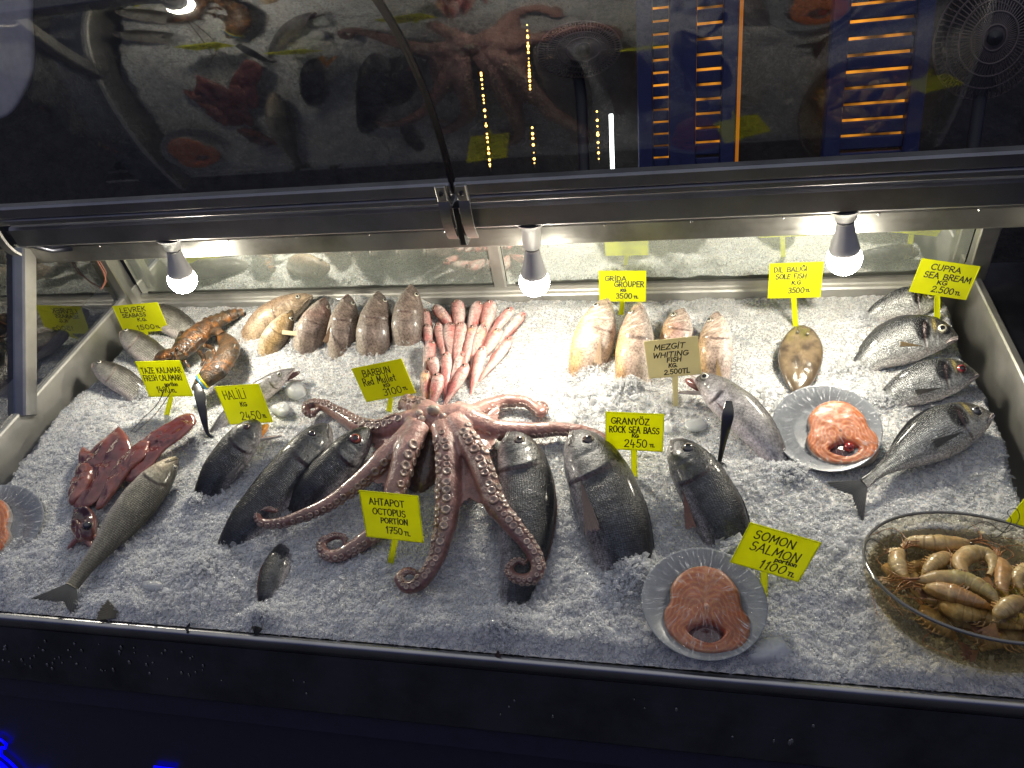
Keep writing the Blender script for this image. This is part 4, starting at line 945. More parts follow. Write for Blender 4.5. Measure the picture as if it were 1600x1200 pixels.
# --- open-mouthed whiting
kw = dict(shape='hake', color=c_hake, skin='smooth', name='whiting', group='whiting with open mouths', gill=.23)
fish('large silver whiting with gaping mouth below the cream tag', 'fish', (1079, 585), (1162, 648), (1236, 748), 62, 'R', eye=(.115, .35), er=.0075, eyec=(.75, .72, .65), w=(.05, .035, .0), tvis=.82, sink=.05, facek=.95, seed=31, jaw=(.12, .55, (.55, .47, .48), (.20, .08, .08)), dors=(.3, .7, .12, (.3, .28, .28)), pect=(.27, -.45, .16, -.1, (.5, .36, .38)), **kw)
fish('slender whiting with open mouth behind the HALILI tag', 'fish', (461, 577), (392, 622), (308, 694), 34, 'U', eye=(.15, .4), er=.005, eyec=(.6, .58, .52), w=(.04, .022, .0), tvis=.92, sink=.03, facek=.95, seed=32, jaw=(.13, .5, (.55, .5, .5), (.10, .05, .05)), **kw)

# --- dark rock sea bass
kw = dict(shape='meagre', color=c_dark, skin='dark', group='dark rock sea bass', name='rock_bass', gill=.27)
fish('dark rock sea bass lying under an octopus arm, right of the octopus', 'fish', (797, 681), (822, 800), (784, 992), 92, 'R', eye=(.125, .22), er=.0085, eyec=(.20, .16, .12), w=(.044, .03, .004), tvis=.93, sink=.05, facek=.85, seed=41, dors=(.3, .9, .13, (.10, .04, .035)), **kw)
fish('largest dark rock sea bass, just left of the GRANYOZ tag stake', 'fish', (897, 680), (948, 778), (984, 912), 108, 'R', eye=(.125, .3), er=.009, eyec=(.12, .08, .06), w=(.044, .034, .0), tvis=.72, sink=.08, facek=.85, seed=42, pect=(.30, -.5, .30, -.1, (.20, .14, .14)), dors=(.32, .9, .08, (.03, .03, .035)), **kw)
fish('dark rock sea bass just above the SOMON tag', 'fish', (1052, 692), (1104, 768), (1152, 872), 86, 'R', eye=(.13, .35), er=.0085, eyec=(.10, .09, .09), w=(.044, .032, .0), tvis=.68, sink=.08, facek=.85, seed=43, pect=(.31, -.75, .24, -.25, (.36, .17, .13)), dors=(.32, .9, .10, (.03, .03, .035)), **kw)

# --- dark fish left of the octopus
kw = dict(shape='meagre', color=c_dark, skin='dark', group='dark fish left of the octopus', name='dark_fish', gill=.27)
fish('dark fish with gaping orange mouth under the HALILI tag', 'fish', (404, 660), (362, 712), (308, 790), 58, 'L', eye=(.13, .4), er=.006, eyec=(.14, .07, .06), w=(.05, .035, .0), tvis=.70, sink=.07, facek=.95, seed=51, jaw=(.12, .75, (.46, .42, .42), (.72, .30, .05)), pect=(.33, -.7, .2, .1, (.2, .19, .2)), **kw)
fish('largest dark fish with pale lips lying between two others', 'fish', (511, 666), (437, 762), (317, 892), 74, 'L', eye=(.135, .4), er=.006, eyec=(.07, .05, .06), w=(.044, .030, .002), tvis=.88, sink=.05, facek=.95, seed=52, pect=(.32, -.8, .2, -.35, (.40, .30, .24)), dors=(.3, .9, .07, (.08, .06, .04)), **kw)
fish('dark fish with red eye under the octopus arm', 'fish', (574, 672), (522, 732), (446, 806), 62, 'L', eye=(.15, .2), er=.0095, eyec=(.26, .05, .045), w=(.045, .034, .004), tvis=.72, sink=.06, facek=.95, seed=53, **kw)
fish('dark blue fish half buried in the ice, left of the octopus tag', 'fish', (446, 848), (428, 900), (407, 966), 44, 'L', w=(-.012, .004, -.002), tvis=.93, sink=.05, facek=.85, seed=54, dors=(.2, .9, .16, (.16, .05, .035)), gill=.05, **{k: v for k, v in kw.items() if k not in ('gill', 'shape')}, shape='bass')

# --- sea bass on the left
kw = dict(shape='bass', name='sea_bass', group='sea bass at the left end')
fish('whole long scaly sea bass with forked tail, front left', 'fish', (277, 716), (203, 802), (112, 916), 60, 'R', color=c_olive, skin='bass', eye=(.09, .55), er=.005, w=(.045, .036, .026), facek=.85, seed=61, tail=(.058, .8, (.22, .22, .20), (.11, .11, .11)), dors=(.35, .6, .06, (.12, .11, .09)), gill=.24, **kw)
fish('small sea bass with raised head, right below its LEVREK tag', 'fish', (191, 519), (225, 545), (278, 586), 44, 'U', color=c_bass, skin='bass', eye=(.12, .4), er=.005, eyec=(.6, .58, .5), w=(.05, .034, .004), tvis=.75, sink=.05, facek=.9, seed=62, gill=.3, **kw)
fish('small sea bass with raised head near the left tray wall', 'fish', (146, 569), (180, 588), (224, 616), 42, 'U', color=c_bass, skin='bass', eye=(.13, .45), er=.005, eyec=(.6, .58, .5), w=(.05, .034, .004), tvis=.65, sink=.06, facek=.9, seed=63, gill=.32, **kw)
fish('grey sea bass lying behind the lobster and the LEVREK tag', 'fish', (236, 484), (268, 502), (312, 530), 46, 'U', color=c_bass, skin='bass', eye=(.12, .4), er=.004, w=(.04, .03, .01), tvis=.8, sink=.04, facek=.9, seed=64, **kw)

# --- red mullet, laid like tiles
MUL = [(200, 200, 230, 400, 62), (270, 175, 385, 320, 75), (435, 135, 440, 330, 92), (590, 145, 530, 340, 88), (685, 140, 640, 345, 92), (835, 190, 690, 365, 70), (920, 225, 770, 405, 62),
       (222, 310, 240, 460, 66), (295, 300, 335, 520, 66), (375, 300, 398, 535, 92), (470, 295, 430, 560, 88), (565, 310, 500, 580, 74), (625, 310, 560, 560, 76), (745, 345, 630, 525, 78), (830, 400, 650, 640, 68),
       (245, 425, 210, 640, 78), (250, 545, 290, 705, 78), (360, 510, 355, 765, 74), (470, 505, 390, 765, 64), (625, 470, 560, 725, 74), (510, 595, 390, 810, 76), (205, 640, 205, 835, 70), (305, 665, 262, 845, 88)]
MULL = ['slim red mullet touching the tallest grey fish, top left of the mullet', 'grey pink mullet slanting right at the top, second from the grey fish', 'short wide mullet with a golden patch at the top, third from the grey fish',
        'deep red mullet at the top of the pile, fourth from the grey fish', 'broad pale mullet at the top of the pile, fifth from the grey fish', 'bright red mullet slanting right at the top of the pile, last but one', 'pale orange mullet at the far right of the pile',
        'short red mullet in the second row, next to the grey fish', 'slim red mullet in the second row, second from the grey fish', 'wide pink mullet in the middle of the second row', 'pink and silver mullet in the second row, fourth from the grey fish', 'narrow red mullet in the second row, fifth from the grey fish',
        'long red mullet under the broad pale mullet', 'slanting mullet under the bright red mullet at the right', 'lowest slanting mullet on the right edge of the pile', 'red mullet in the third row on the left edge of the pile', 'pale mullet in the fourth row on the left edge of the pile',
        'slim mullet in the third row at the middle of the pile', 'silver streaked mullet in the third row, beside the middle one', 'mullet with a yellow tail in the third row on the right', 'orange red mullet slanting down to the octopus, lowest on the right', 'red mullet touching the octopus at the left end of the pile', 'silver bellied mullet touching the top of the octopus']
for k, (x0, y0, x1, y1, wd_) in enumerate(MUL):
    f = lambda x, y: (620 + x * .2167, 440 + y * .2167)
    dx, dy = x1 - x0, y1 - y0; rowk = 0 if k < 7 else 1 if k < 15 else 2
    a, b = f(x0, y0), f(x1 + dx * .38, y1 + dy * .38); m = ((a[0] + b[0]) / 2 + RNG.uniform(-1.5, 1.5), (a[1] + b[1]) / 2)
    fish(MULL[k], 'fish', a, m, b, wd_ * .2167 * 1.12, 'L' if k % 3 else 'R', 'mullet', c_mullet, 'mullet', w=(.030 + .006 * rowk + .006 * (rowk == 0), .018 + .003 * rowk, .002), facek=.85, eye=(.085, .45), er=.0042, eyec=(.42, .25, .2), seed=100 + k, group='red mullet laid in overlapping rows', seg=24, nr=56, name='red_mullet', dors=(.34, .62, .34, (.55, .22, .18)), tail=(.020, .6, (.70, .40, .22), (.72, .48, .28)), both=False, gill=.22)

# ================================================================== OCTOPUS
_N = NT('octopus_skin').set(Roughness=.3, Coat_Weight=.6, Coat_Roughness=.08)
_N.b.inputs['Subsurface Weight'].default_value = .12; _N.b.inputs['Subsurface Radius'].default_value = (.01, .004, .003)
_at = _N.n('ShaderNodeAttribute'); _at.attribute_name = 'Col'
_n1 = noise(_N, 38, objco(_N), 5, .6); _n2 = noise(_N, 190, objco(_N), 3)
_mr = _N.n('ShaderNodeMapRange'); _N.l(_n1.outputs[0], _mr.inputs[0]); _mr.inputs[1].default_value = .3; _mr.inputs[2].default_value = .7; _mr.inputs[3].default_value = .6; _mr.inputs[4].default_value = 1.35
_vm = _N.n('ShaderNodeVectorMath', operation='SCALE'); _N.l(_at.outputs['Color'], _vm.inputs[0]); _N.l(_mr.outputs[0], _vm.inputs['Scale']); _N.l(_vm.outputs[0], _N.b.inputs['Base Color'])
_b1 = bump(_N, _n1.outputs[0], .8, .006); _b2 = bump(_N, _n2.outputs[0], .8, .002, _b1); _N.l(_b2.outputs[0], _N.b.inputs['Normal'])
M['octo'] = _N.m

def smooth_path(pts, n):
    pts = np.asarray(pts, float); k = len(pts)
    tt = np.linspace(0, k - 1, n); i = np.clip(tt.astype(int), 0, k - 2); f = (tt - i)[:, None]
    pm = np.vstack([2 * pts[:1] - pts[1:2], pts, 2 * pts[-1:] - pts[-2:-1]])
    p0, p1, p2, p3 = pm[i], pm[i + 1], pm[i + 2], pm[i + 3]
    return .5 * (2 * p1 + (p2 - p0) * f + (2 * p0 - 5 * p1 + 4 * p2 - p3) * f ** 2 + (3 * p1 - p0 - 3 * p2 + p3) * f ** 3)
def path_px(pts, n):
    """pts: (x, y, w)"""
    return smooth_path([P(x, y, w) for x, y, w in pts], n)
# x, y, height (m), radius (px); sucker side: angle of the double row about the arm (0 = facing the viewer, + = picture-right of the travel direction)
OCT = [
 ([(660, 652, .070, 19), (628, 660, .062, 18), (596, 670, .040, 17), (570, 669, .026, 15), (545, 656, .020, 13), (520, 641, .018, 11), (498, 632, .018, 9), (481, 632, .020, 8), (478, 643, .018, 7), (488, 648, .014, 6), (496, 642, .016, 4)], -.9),
 ([(650, 660, .075, 18), (628, 690, .070, 19), (603, 712, .064, 18), (578, 738, .056, 16), (545, 765, .050, 14), (508, 790, .044, 12), (470, 808, .040, 11), (435, 817, .036, 9), (408, 816, .034, 7), (402, 803, .036, 6), (416, 796, .038, 5), (434, 799, .036, 4)], .8),
 ([(655, 664, .080, 18), (638, 700, .074, 20), (625, 745, .060, 20), (610, 790, .044, 18), (590, 828, .026, 16), (560, 852, .018, 14), (528, 868, .018, 11), (505, 864, .020, 9), (503, 848, .020, 8), (520, 838, .022, 7), (540, 840, .022, 5), (538, 850, .02, 4)], .7),
 ([(688, 664, .080, 17), (697, 700, .078, 20), (700, 745, .068, 20), (699, 795, .056, 20), (692, 840, .044, 18), (680, 880, .034, 15), (658, 910, .028, 13), (634, 917, .026, 10), (624, 903, .028, 8), (636, 891, .030, 7), (650, 896, .030, 5)], -.55),
 ([(708, 656, .080, 18), (728, 682, .082, 20), (745, 712, .080, 20), (760, 750, .078, 18), (775, 788, .074, 18), (800, 818, .072, 16), (826, 848, .066, 15), (841, 878, .060, 13), (832, 902, .054, 11), (808, 905, .052, 9), (796, 890, .054, 8), (808, 876, .056, 6), (822, 882, .056, 5)], .5),
 ([(715, 648, .080, 20), (742, 658, .070, 20), (768, 668, .056, 19), (800, 673, .044, 17), (840, 673, .036, 14), (880, 671, .030, 12), (915, 674, .028, 10), (940, 682, .030, 8), (948, 694, .030, 7), (936, 700, .032, 6), (930, 690, .036, 4)], -1.2),
 ([(712, 640, .072, 16), (740, 644, .050, 15), (765, 635, .032, 13), (790, 627, .026, 11), (818, 628, .022, 10), (836, 638, .022, 9), (846, 646, .022, 8), (852, 637, .022, 6), (846, 630, .024, 5), (838, 634, .024, 4)], -1.2),
 ([(668, 640, .070, 17), (650, 634, .054, 15), (636, 628, .040, 12), (628, 634, .030, 9)], -1.0),
]
def build_octopus():
    raw = MB(); suck = MB()
    c0 = P(682, 664, .060)
    arms = []
    for pts, side in OCT:
        n = 90
        pth = path_px([p[:3] for p in pts], n)
        rp = smooth_path([[p[3], 0, 0] for p in pts], n)[:, 0]
        dep = np.array([(FRAME.T @ (p - CAM))[2] for p in pth]); r = .96 * rp * dep / FOC
        s = np.linspace(0, 1, n); r = r * (1 + .10 * fbm(s * 14, s * 0 + len(arms), 5, 3)); pth[2:-2] += .003 * np.stack([fbm(s * 9, s * 0 + 3 * len(arms) + q, 8, 2) for q in range(3)], -1)[2:-2]
        raw.tube(pth, r, 16, flat=.9); arms.append((pth, r, side))
    # crown of the body and the web between the arms
    e = lambda a, b, c: [np.array([a, 0, 0]), np.array([0, b, .25 * b]), np.array([0, -.2 * c, c])]
    raw.ell(P(684, 655, .066), e(.044, .030, .020), 24, 14); raw.ell(P(668, 646, .068), e(.034, .024, .022), 20, 12); raw.ell(P(712, 650, .068), e(.040, .026, .022), 20, 12)
    # mantle hanging below the mouth between the front arms
    raw.ell(P(664, 715, .016), [np.array([.042, 0, 0]), np.array([0, .075, .020]), np.array([0, -.01, .026])], 24, 16)
    for i, j, f in ((1, 2, .30), (3, 4, .34), (4, 5, .26), (5, 6, .30), (0, 1, .30)):
        a, b = arms[i][0], arms[j][0]; k = int(90 * f); V = []
        for q in np.linspace(0, k, 16).astype(int):
            sag = .25 * (q / k)
            V.append([a[q] * (1 - z) + b[q] * z - NV * .012 * math.sin(math.pi * z) - (a[q] + b[q] - 2 * a[0]) * .5 * math.sin(math.pi * z) * sag for z in np.linspace(0, 1, 9)])
        V = np.array(V); raw.grid(np.concatenate([V + NV * .003, (V - NV * .003)[:, ::-1]], 1), True, cap0=True, cap1=True)
    loc = W(c0)
    me = raw.mesh('octopus_raw', [], loc); ob = bpy.data.objects.new('octopus_raw', me); COL.objects.link(ob); ob.location = Vector(loc)
    md = ob.modifiers.new('r', 'REMESH'); md.mode = 'VOXEL'; md.voxel_size = .0028; md.use_smooth_shade = True
    sm = ob.modifiers.new('s', 'SMOOTH'); sm.iterations = 6; sm.factor = .5
    dg = bpy.context.evaluated_depsgraph_get(); ev = ob.evaluated_get(dg); m2 = ev.to_mesh()
    nv = len(m2.vertices); co = np.zeros(nv * 3, np.float32); m2.vertices.foreach_get('co', co); co = co.reshape(-1, 3) + loc
    fv = [tuple(p.vertices) for p in m2.polygons]; ev.to_mesh_clear()
    bpy.data.objects.remove(ob); bpy.data.meshes.remove(me)
    v = toC(co); quads = [f for f in fv if len(f) == 4]; tris = [f for f in fv if len(f) == 3]
    # colouring: pink on top of the crown, browner along the arms, darker wine red at the tips
    d0 = np.linalg.norm(v - c0, axis=1)
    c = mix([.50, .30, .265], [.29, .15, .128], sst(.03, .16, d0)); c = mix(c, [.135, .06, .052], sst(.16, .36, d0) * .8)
    c = mix(c, [.060, .038, .038], sst(.10, .06, np.linalg.norm((v - P(664, 712, .03)) * [1.5, 1, 1], axis=1)) * sst(.075, .045, v[:, 2]) * .85)  # shade of the hollow between the front arms, painted into the skin
    c = c * (1 + .25 * fbm(v[:, 0] * 60, v[:, 1] * 60 + v[:, 2] * 40, 3, 3))[:, None]
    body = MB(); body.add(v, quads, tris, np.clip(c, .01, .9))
    # suckers: two rows along each arm, part of the same skin
    for ai, (pth, r, side) in enumerate(arms):
        tg = np.gradient(pth, axis=0); L = np.concatenate([[0], np.cumsum(np.linalg.norm(np.diff(pth, axis=0), axis=1))]); tg /= np.linalg.norm(tg, axis=1)[:, None]
        s = L[-1] * .10; row = 0
        while s < L[-1] * .985:
            i = int(np.clip(np.searchsorted(L, s), 1, len(L) - 1)); rr = r[i]
            t_ = tg[i]; cd = camdir(pth[i]); f0_ = _n(cd - t_ * cd.dot(t_)); lat = np.cross(t_, f0_)
            p2 = proj(pth[i] + lat * .01) - proj(pth[i]); t2 = proj(pth[i] + t_ * .01) - proj(pth[i])
            sgn = 1 if (t2[0] * p2[1] - t2[1] * p2[0]) > 0 else -1          # +: right of travel as seen
            ang = -side * sgn + (.42 if row else -.42)
            nrm_ = _n(f0_ * math.cos(ang) + lat * math.sin(ang) * 1.0)
            sr = max(.0013, rr * .38) * RNG.uniform(.72, 1.15); s += sr * RNG.uniform(-.1, .35)
            o_ = pth[i] + nrm_ * rr * .93
            sc = [.33, .235, .20] if RNG.random() < .6 else [.28, .18, .155]
            a1 = _n(np.cross(nrm_, [.2, .5, .8])); b1 = np.cross(nrm_, a1); an = np.linspace(0, 2 * math.pi, 12, endpoint=False)
            prof = [(1.0, -.45, .7), (1.04, .12, .9), (.90, .30, 1.1), (.66, .30, 1.08), (.46, .14, .8), (.2, .06, .7), (.01, .06, .65)]
            Vv = np.array([[o_ + sr * (q * (math.cos(z) * a1 + math.sin(z) * b1) + nrm_ * h_) for z in an] for q, h_, _ in prof])
            body.grid(Vv, True, np.repeat(np.array([np.array(sc) * k for _, _, k in prof])[:, None, :], 12, 1))
            s += sr * 1.02; row = 1 - row
    root = thing('octopus', 'whole pink brown octopus with curled suckered arms draped over the ice', 'octopus', P(682, 664, 0))
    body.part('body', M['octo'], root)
    k = MB(); k.ell(P(677, 641, .094), [np.array([.014, 0, 0]), np.array([0, .009, .004]), np.array([0, -.003, .010])], 20, 12, np.array([.42, .36, .30])); k.part('beak', M['flesh'], root)
    k = MB()
    for x, y, q in ((655, 646, .008), (659, 655, .008), (692, 650, .007)): k.ell(P(x, y, .088), np.eye(3) * q, 14, 10, np.array([.50, .40, .34]))
    k.part('mouth_tissue', M['flesh'], root)
build_octopus()

# ================================================================== star-shaped slabs (squid lobes, steaks, lumps)
def poly_loop(pts, n):
    pts = np.asarray(pts, float); return smooth_path(np.vstack([pts, pts[:1]]), n + 1)[:-1]
def slab(mb, loop3, up, h, power=2.2, colf=None, under=.35, n=14, wob=.0, seed=0, cen=None):
    """closed cushion over a star-shaped outline (3-d points)"""
    c = loop3.mean(0) if cen is None else cen; m_ = len(loop3); rows = []; cols = []
    prof = [(0.001, 1.)] + [(z, (1 - z ** power) ** (1 / power)) for z in np.linspace(.08, .985, n)] + [(1., .0), (.93, -under * .7), (.6, -under), (.001, -under)]
    for z, hh in prof:
        q = c + (loop3 - c) * z
        d_ = h * hh * (1 + wob * fbm(q[:, 0] * 55, q[:, 1] * 55, seed, 3))
        rows.append(q + np.asarray(up) * d_[:, None]); cols.append(np.full((m_, 3), .5) if colf is None else colf(q, z))
    mb.grid(np.array(rows), True, np.array(cols)); return mb

# --- red squid: two mantles, fins, heads
def squid_col(seed, base=(.105, .024, .026)):
    def f(q, z):
        c = mix(base, [.22, .08, .07], sst(.0, .6, fbm(q[:, 0] * 22, q[:, 1] * 22, seed)) * .7)
        c = mix(c, [.035, .009, .014], sst(-.1, .7, fbm(q[:, 0] * 24, q[:, 1] * 18, seed + 3, 3)) * .6)
        return mix(c, [.26, .10, .085], np.full(len(q), sst(.75, 1.0, z) * .6))
    return f
def px_slab(pts, w, h, name, mat, parent, seed, colf, wob=.9, n=64, up=NV):
    l3 = poly_loop([P(x, y, (q[0] if q else w)) for x, y, *q in pts], n); mb = MB(); slab(mb, l3, up, h, 3.2, colf, wob=wob, seed=seed, under=.008); return mb.part(name, mat, parent)
sq = thing('squid', 'glossy dark red squid with pointed mantle lying along the long sea bass', 'squid', P(215, 720))
px_slab([(303, 648, .05), (306, 662, .05), (285, 684, .045), (258, 704, .04), (236, 730, .036), (212, 752, .03), (192, 748, .03), (200, 722, .034), (214, 698, .04), (238, 678, .046), (268, 660, .05), (290, 648, .05)], .04, .009, 'mantle', M['flesh'], sq, 3, squid_col(3))
px_slab([(235, 690, .05), (228, 712, .046), (205, 735, .04), (188, 760, .03), (165, 790, .024), (150, 796, .02), (160, 770, .03), (178, 735, .036), (200, 705, .044), (220, 690, .05)], .04, .009, 'fin', M['flesh'], sq, 9, squid_col(19, (.13, .035, .034)))
sq2 = thing('squid', 'wide dark red squid with a broad fin and dark eyed head, leftmost', 'squid', P(150, 760))
px_slab([(186, 666, .046), (200, 682, .046), (205, 704, .04), (192, 728, .034), (178, 752, .03), (158, 776, .024), (140, 792, .02), (120, 794, .018), (108, 782, .018), (116, 758, .022), (128, 728, .03), (145, 702, .036), (166, 684, .044)], .03, .008, 'mantle', M['flesh'], sq2, 5, squid_col(5))
px_slab([(132, 700, .028), (150, 712, .03), (146, 745, .03), (132, 770, .026), (112, 790, .02), (108, 776, .018), (116, 748, .022), (126, 718, .026)], .03, .012, 'fin', M['flesh'], sq2, 6, squid_col(25, (.16, .055, .05)))
px_slab([(120, 800, .02), (140, 796, .024), (152, 810, .024), (150, 838, .02), (136, 850, .016), (120, 846, .014), (114, 824, .016)], .02, .022, 'head', M['flesh'], sq2, 7, squid_col(35, (.09, .04, .04)))
mb = MB(); mb.ell(P(137, 822, .040), np.eye(3) * .009, 16, 12, np.array([.02, .02, .03])); mb.part('eye', M['eye'], sq2)
for pts in ([(122, 842, .02), (113, 850, .016), (108, 858, .012), (116, 862, .006)], [(138, 846, .018), (146, 858, .016), (140, 870, .012), (128, 880, .004)], [(146, 836, .02), (156, 850, .018), (160, 864, .01)]):
    mb = MB(); p = path_px(pts, 24); mb.tube(p, np.linspace(.0062, .002, 24), 10, col=np.array([.22, .085, .075])); mb.part('tentacle', M['flesh'], sq2)

# ================================================================== LOBSTER
def lobster():
    root = thing('lobster', 'brown orange lobster with banded claw lying behind the kalamar tag', 'lobster', P(305, 545))
    def cl(q, seed, base=(.17, .085, .035), tip=(.30, .115, .025)):
        base = np.array(base) * .38; tip = np.array(tip) * .8
        c = mix(base, tip, sst(.0, .5, fbm(q[..., 0] * 50, q[..., 1] * 50 + q[..., 2] * 30, seed, 3)))
        return np.clip(mix(c, [.014, .012, .010], sst(-.15, .15, fbm(q[..., 0] * 120, q[..., 1] * 120, seed + 4, 3)) * .85), .01, .9)
    def body(pts, rad, name, seed, rings=0, flat=.8, base=(.17, .085, .035), par=root, n=60, seg=22):
        p = path_px(pts, n); r = smooth_path([[a, 0, 0] for a in rad], n)[:, 0]; r = r * (1 + .10 * fbm(np.arange(n) * .35, np.zeros(n), seed, 2))
        if rings: ph = (np.linspace(0, rings, n) % 1.0); r = r * (1 + .26 * (1 - ph) - .14)
        mb = MB(); mb.tube(p, r, seg, flat=flat); V = np.vstack(mb.v); mb.c = [cl(V, seed, base)]; return mb.part(name, M['shell'], par)
    body([(380, 488, .035), (362, 492, .04), (345, 499, .045), (328, 508, .05)], [.010, .017, .020, .023], 'tail', 3, rings=6, n=90, base=(.20, .11, .04))
    body([(332, 505, .05), (315, 518, .055), (296, 535, .055), (280, 551, .05), (268, 560, .045)], [.022, .028, .030, .024, .010], 'carapace', 5, base=(.30, .13, .04))
    body([(345, 522, .05), (357, 540, .055), (352, 560, .058), (334, 582, .055), (312, 600, .045), (300, 608, .04)], [.012, .024, .030, .030, .020, .005], 'claw', 8, flat=.6, base=(.19, .10, .04))
    body([(325, 552, .06), (330, 566, .064), (318, 586, .058), (304, 602, .05)], [.009, .014, .013, .004], 'claw_finger', 9, flat=.7, base=(.12, .07, .03))
    body([(284, 552, .05), (268, 553, .05), (252, 556, .045), (242, 562, .04)], [.010, .016, .016, .006], 'claw', 11, flat=.7, base=(.22, .09, .03))
    body([(325, 520, .05), (338, 518, .056), (347, 524, .054)], [.010, .012, .010], 'claw_arm', 12)
    for k, pts in enumerate([[(290, 535, .05), (278, 530, .05), (274, 540, .03)], [(296, 528, .05), (284, 520, .05), (278, 528, .03)], [(320, 540, .05), (332, 545, .03), (336, 556, .02)], [(310, 548, .05), (318, 560, .03), (314, 572, .02)], [(280, 552, .045), (290, 566, .03), (296, 574, .02)]]):
        body(pts, [.006, .005, .003], 'leg', 20 + k, n=18, seg=10, flat=1.)
    for pts in ([(352, 528, .055), (354, 520, .066), (356, 512, .075)], [(272, 556, .05), (262, 590, .07), (248, 628, .06), (222, 655, .03), (203, 676, .01)], [(276, 558, .05), (278, 590, .075), (262, 620, .06), (240, 650, .03), (210, 676, .01)]):
        p = path_px(pts, 30); mb = MB(); mb.tube(p, np.linspace(.0016, .0006, 30), 6, col=np.array([.06, .035, .02])); mb.part('antenna', M['shell'], root)
    for x, y in ((276, 545), (270, 552)):
        mb = MB(); mb.ell(P(x, y, .07), np.eye(3) * .0042, 12, 8, np.array([.01, .01, .01])); mb.part('eye', M['eye'], root)
    for off, c, nm in ((0, (.85, .75, .02), 'yellow_band'), (.0055, (.12, .38, .72), 'blue_band')):
        c0 = P(316, 596, .049); ax = _n(P(300, 608, .04) - P(334, 582, .055)); a = _n(NV - ax * NV.dot(ax)); b = np.cross(ax, a); c0 = c0 + ax * (off - .003)
        V = [[c0 + ax * z + a * .0165 * math.cos(t) + b * .0255 * math.sin(t) for t in np.linspace(0, 2 * math.pi, 32, endpoint=False)] for z in (-.0026, -.002, .002, .0026)]
        V[0] = [c0 + (p - c0) * .95 for p in V[0]]; V[3] = [c0 + (p - c0) * .95 for p in V[3]]
        mb = MB(); mb.grid(np.array(V), True, col=np.array(c)); mb.part(nm, M['fin'], root)
lobster()

# ================================================================== SOLE
def sole():
    root = thing('sole', 'flat oval speckled brown sole below its tag', 'fish', P(1250, 560))
    l3 = poly_loop([P(x, y, w) for x, y, w in [(1256, 509, .03), (1272, 518, .03), (1284, 538, .028), (1286, 560, .024), (1278, 585, .02), (1264, 606, .014), (1250, 618, .01), (1240, 616, .01), (1228, 598, .016), (1217, 572, .022), (1216, 548, .026), (1226, 526, .03), (1240, 513, .03)]], 80)
    def cf(q, z):
        c = mix([.135, .098, .06], [.045, .033, .024], sst(-.1, .5, fbm(q[:, 0] * 50, q[:, 1] * 50, 3, 4)))
        c = mix(c, [.22, .17, .11], sst(.25, .6, fbm(q[:, 0] * 85, q[:, 1] * 85, 13, 3)) * .6)
        return mix(c, [.09, .06, .035], np.full(len(q), sst(.8, .95, z) * .7))
    mb = MB(); slab(mb, l3, NV, .016, 2.6, cf, wob=.12); mb.part('body', M['flesh'], root)
    for x, y in ((1246, 519), (1262, 522)):
        mb = MB(); mb.ell(P(x, y, .045), [np.array([.0035, 0, 0]), np.array([0, .0035, 0]), np.array([0, 0, .003])], 12, 8, np.array([.06, .05, .04])); mb.part('eye', M['eye'], root)
sole()

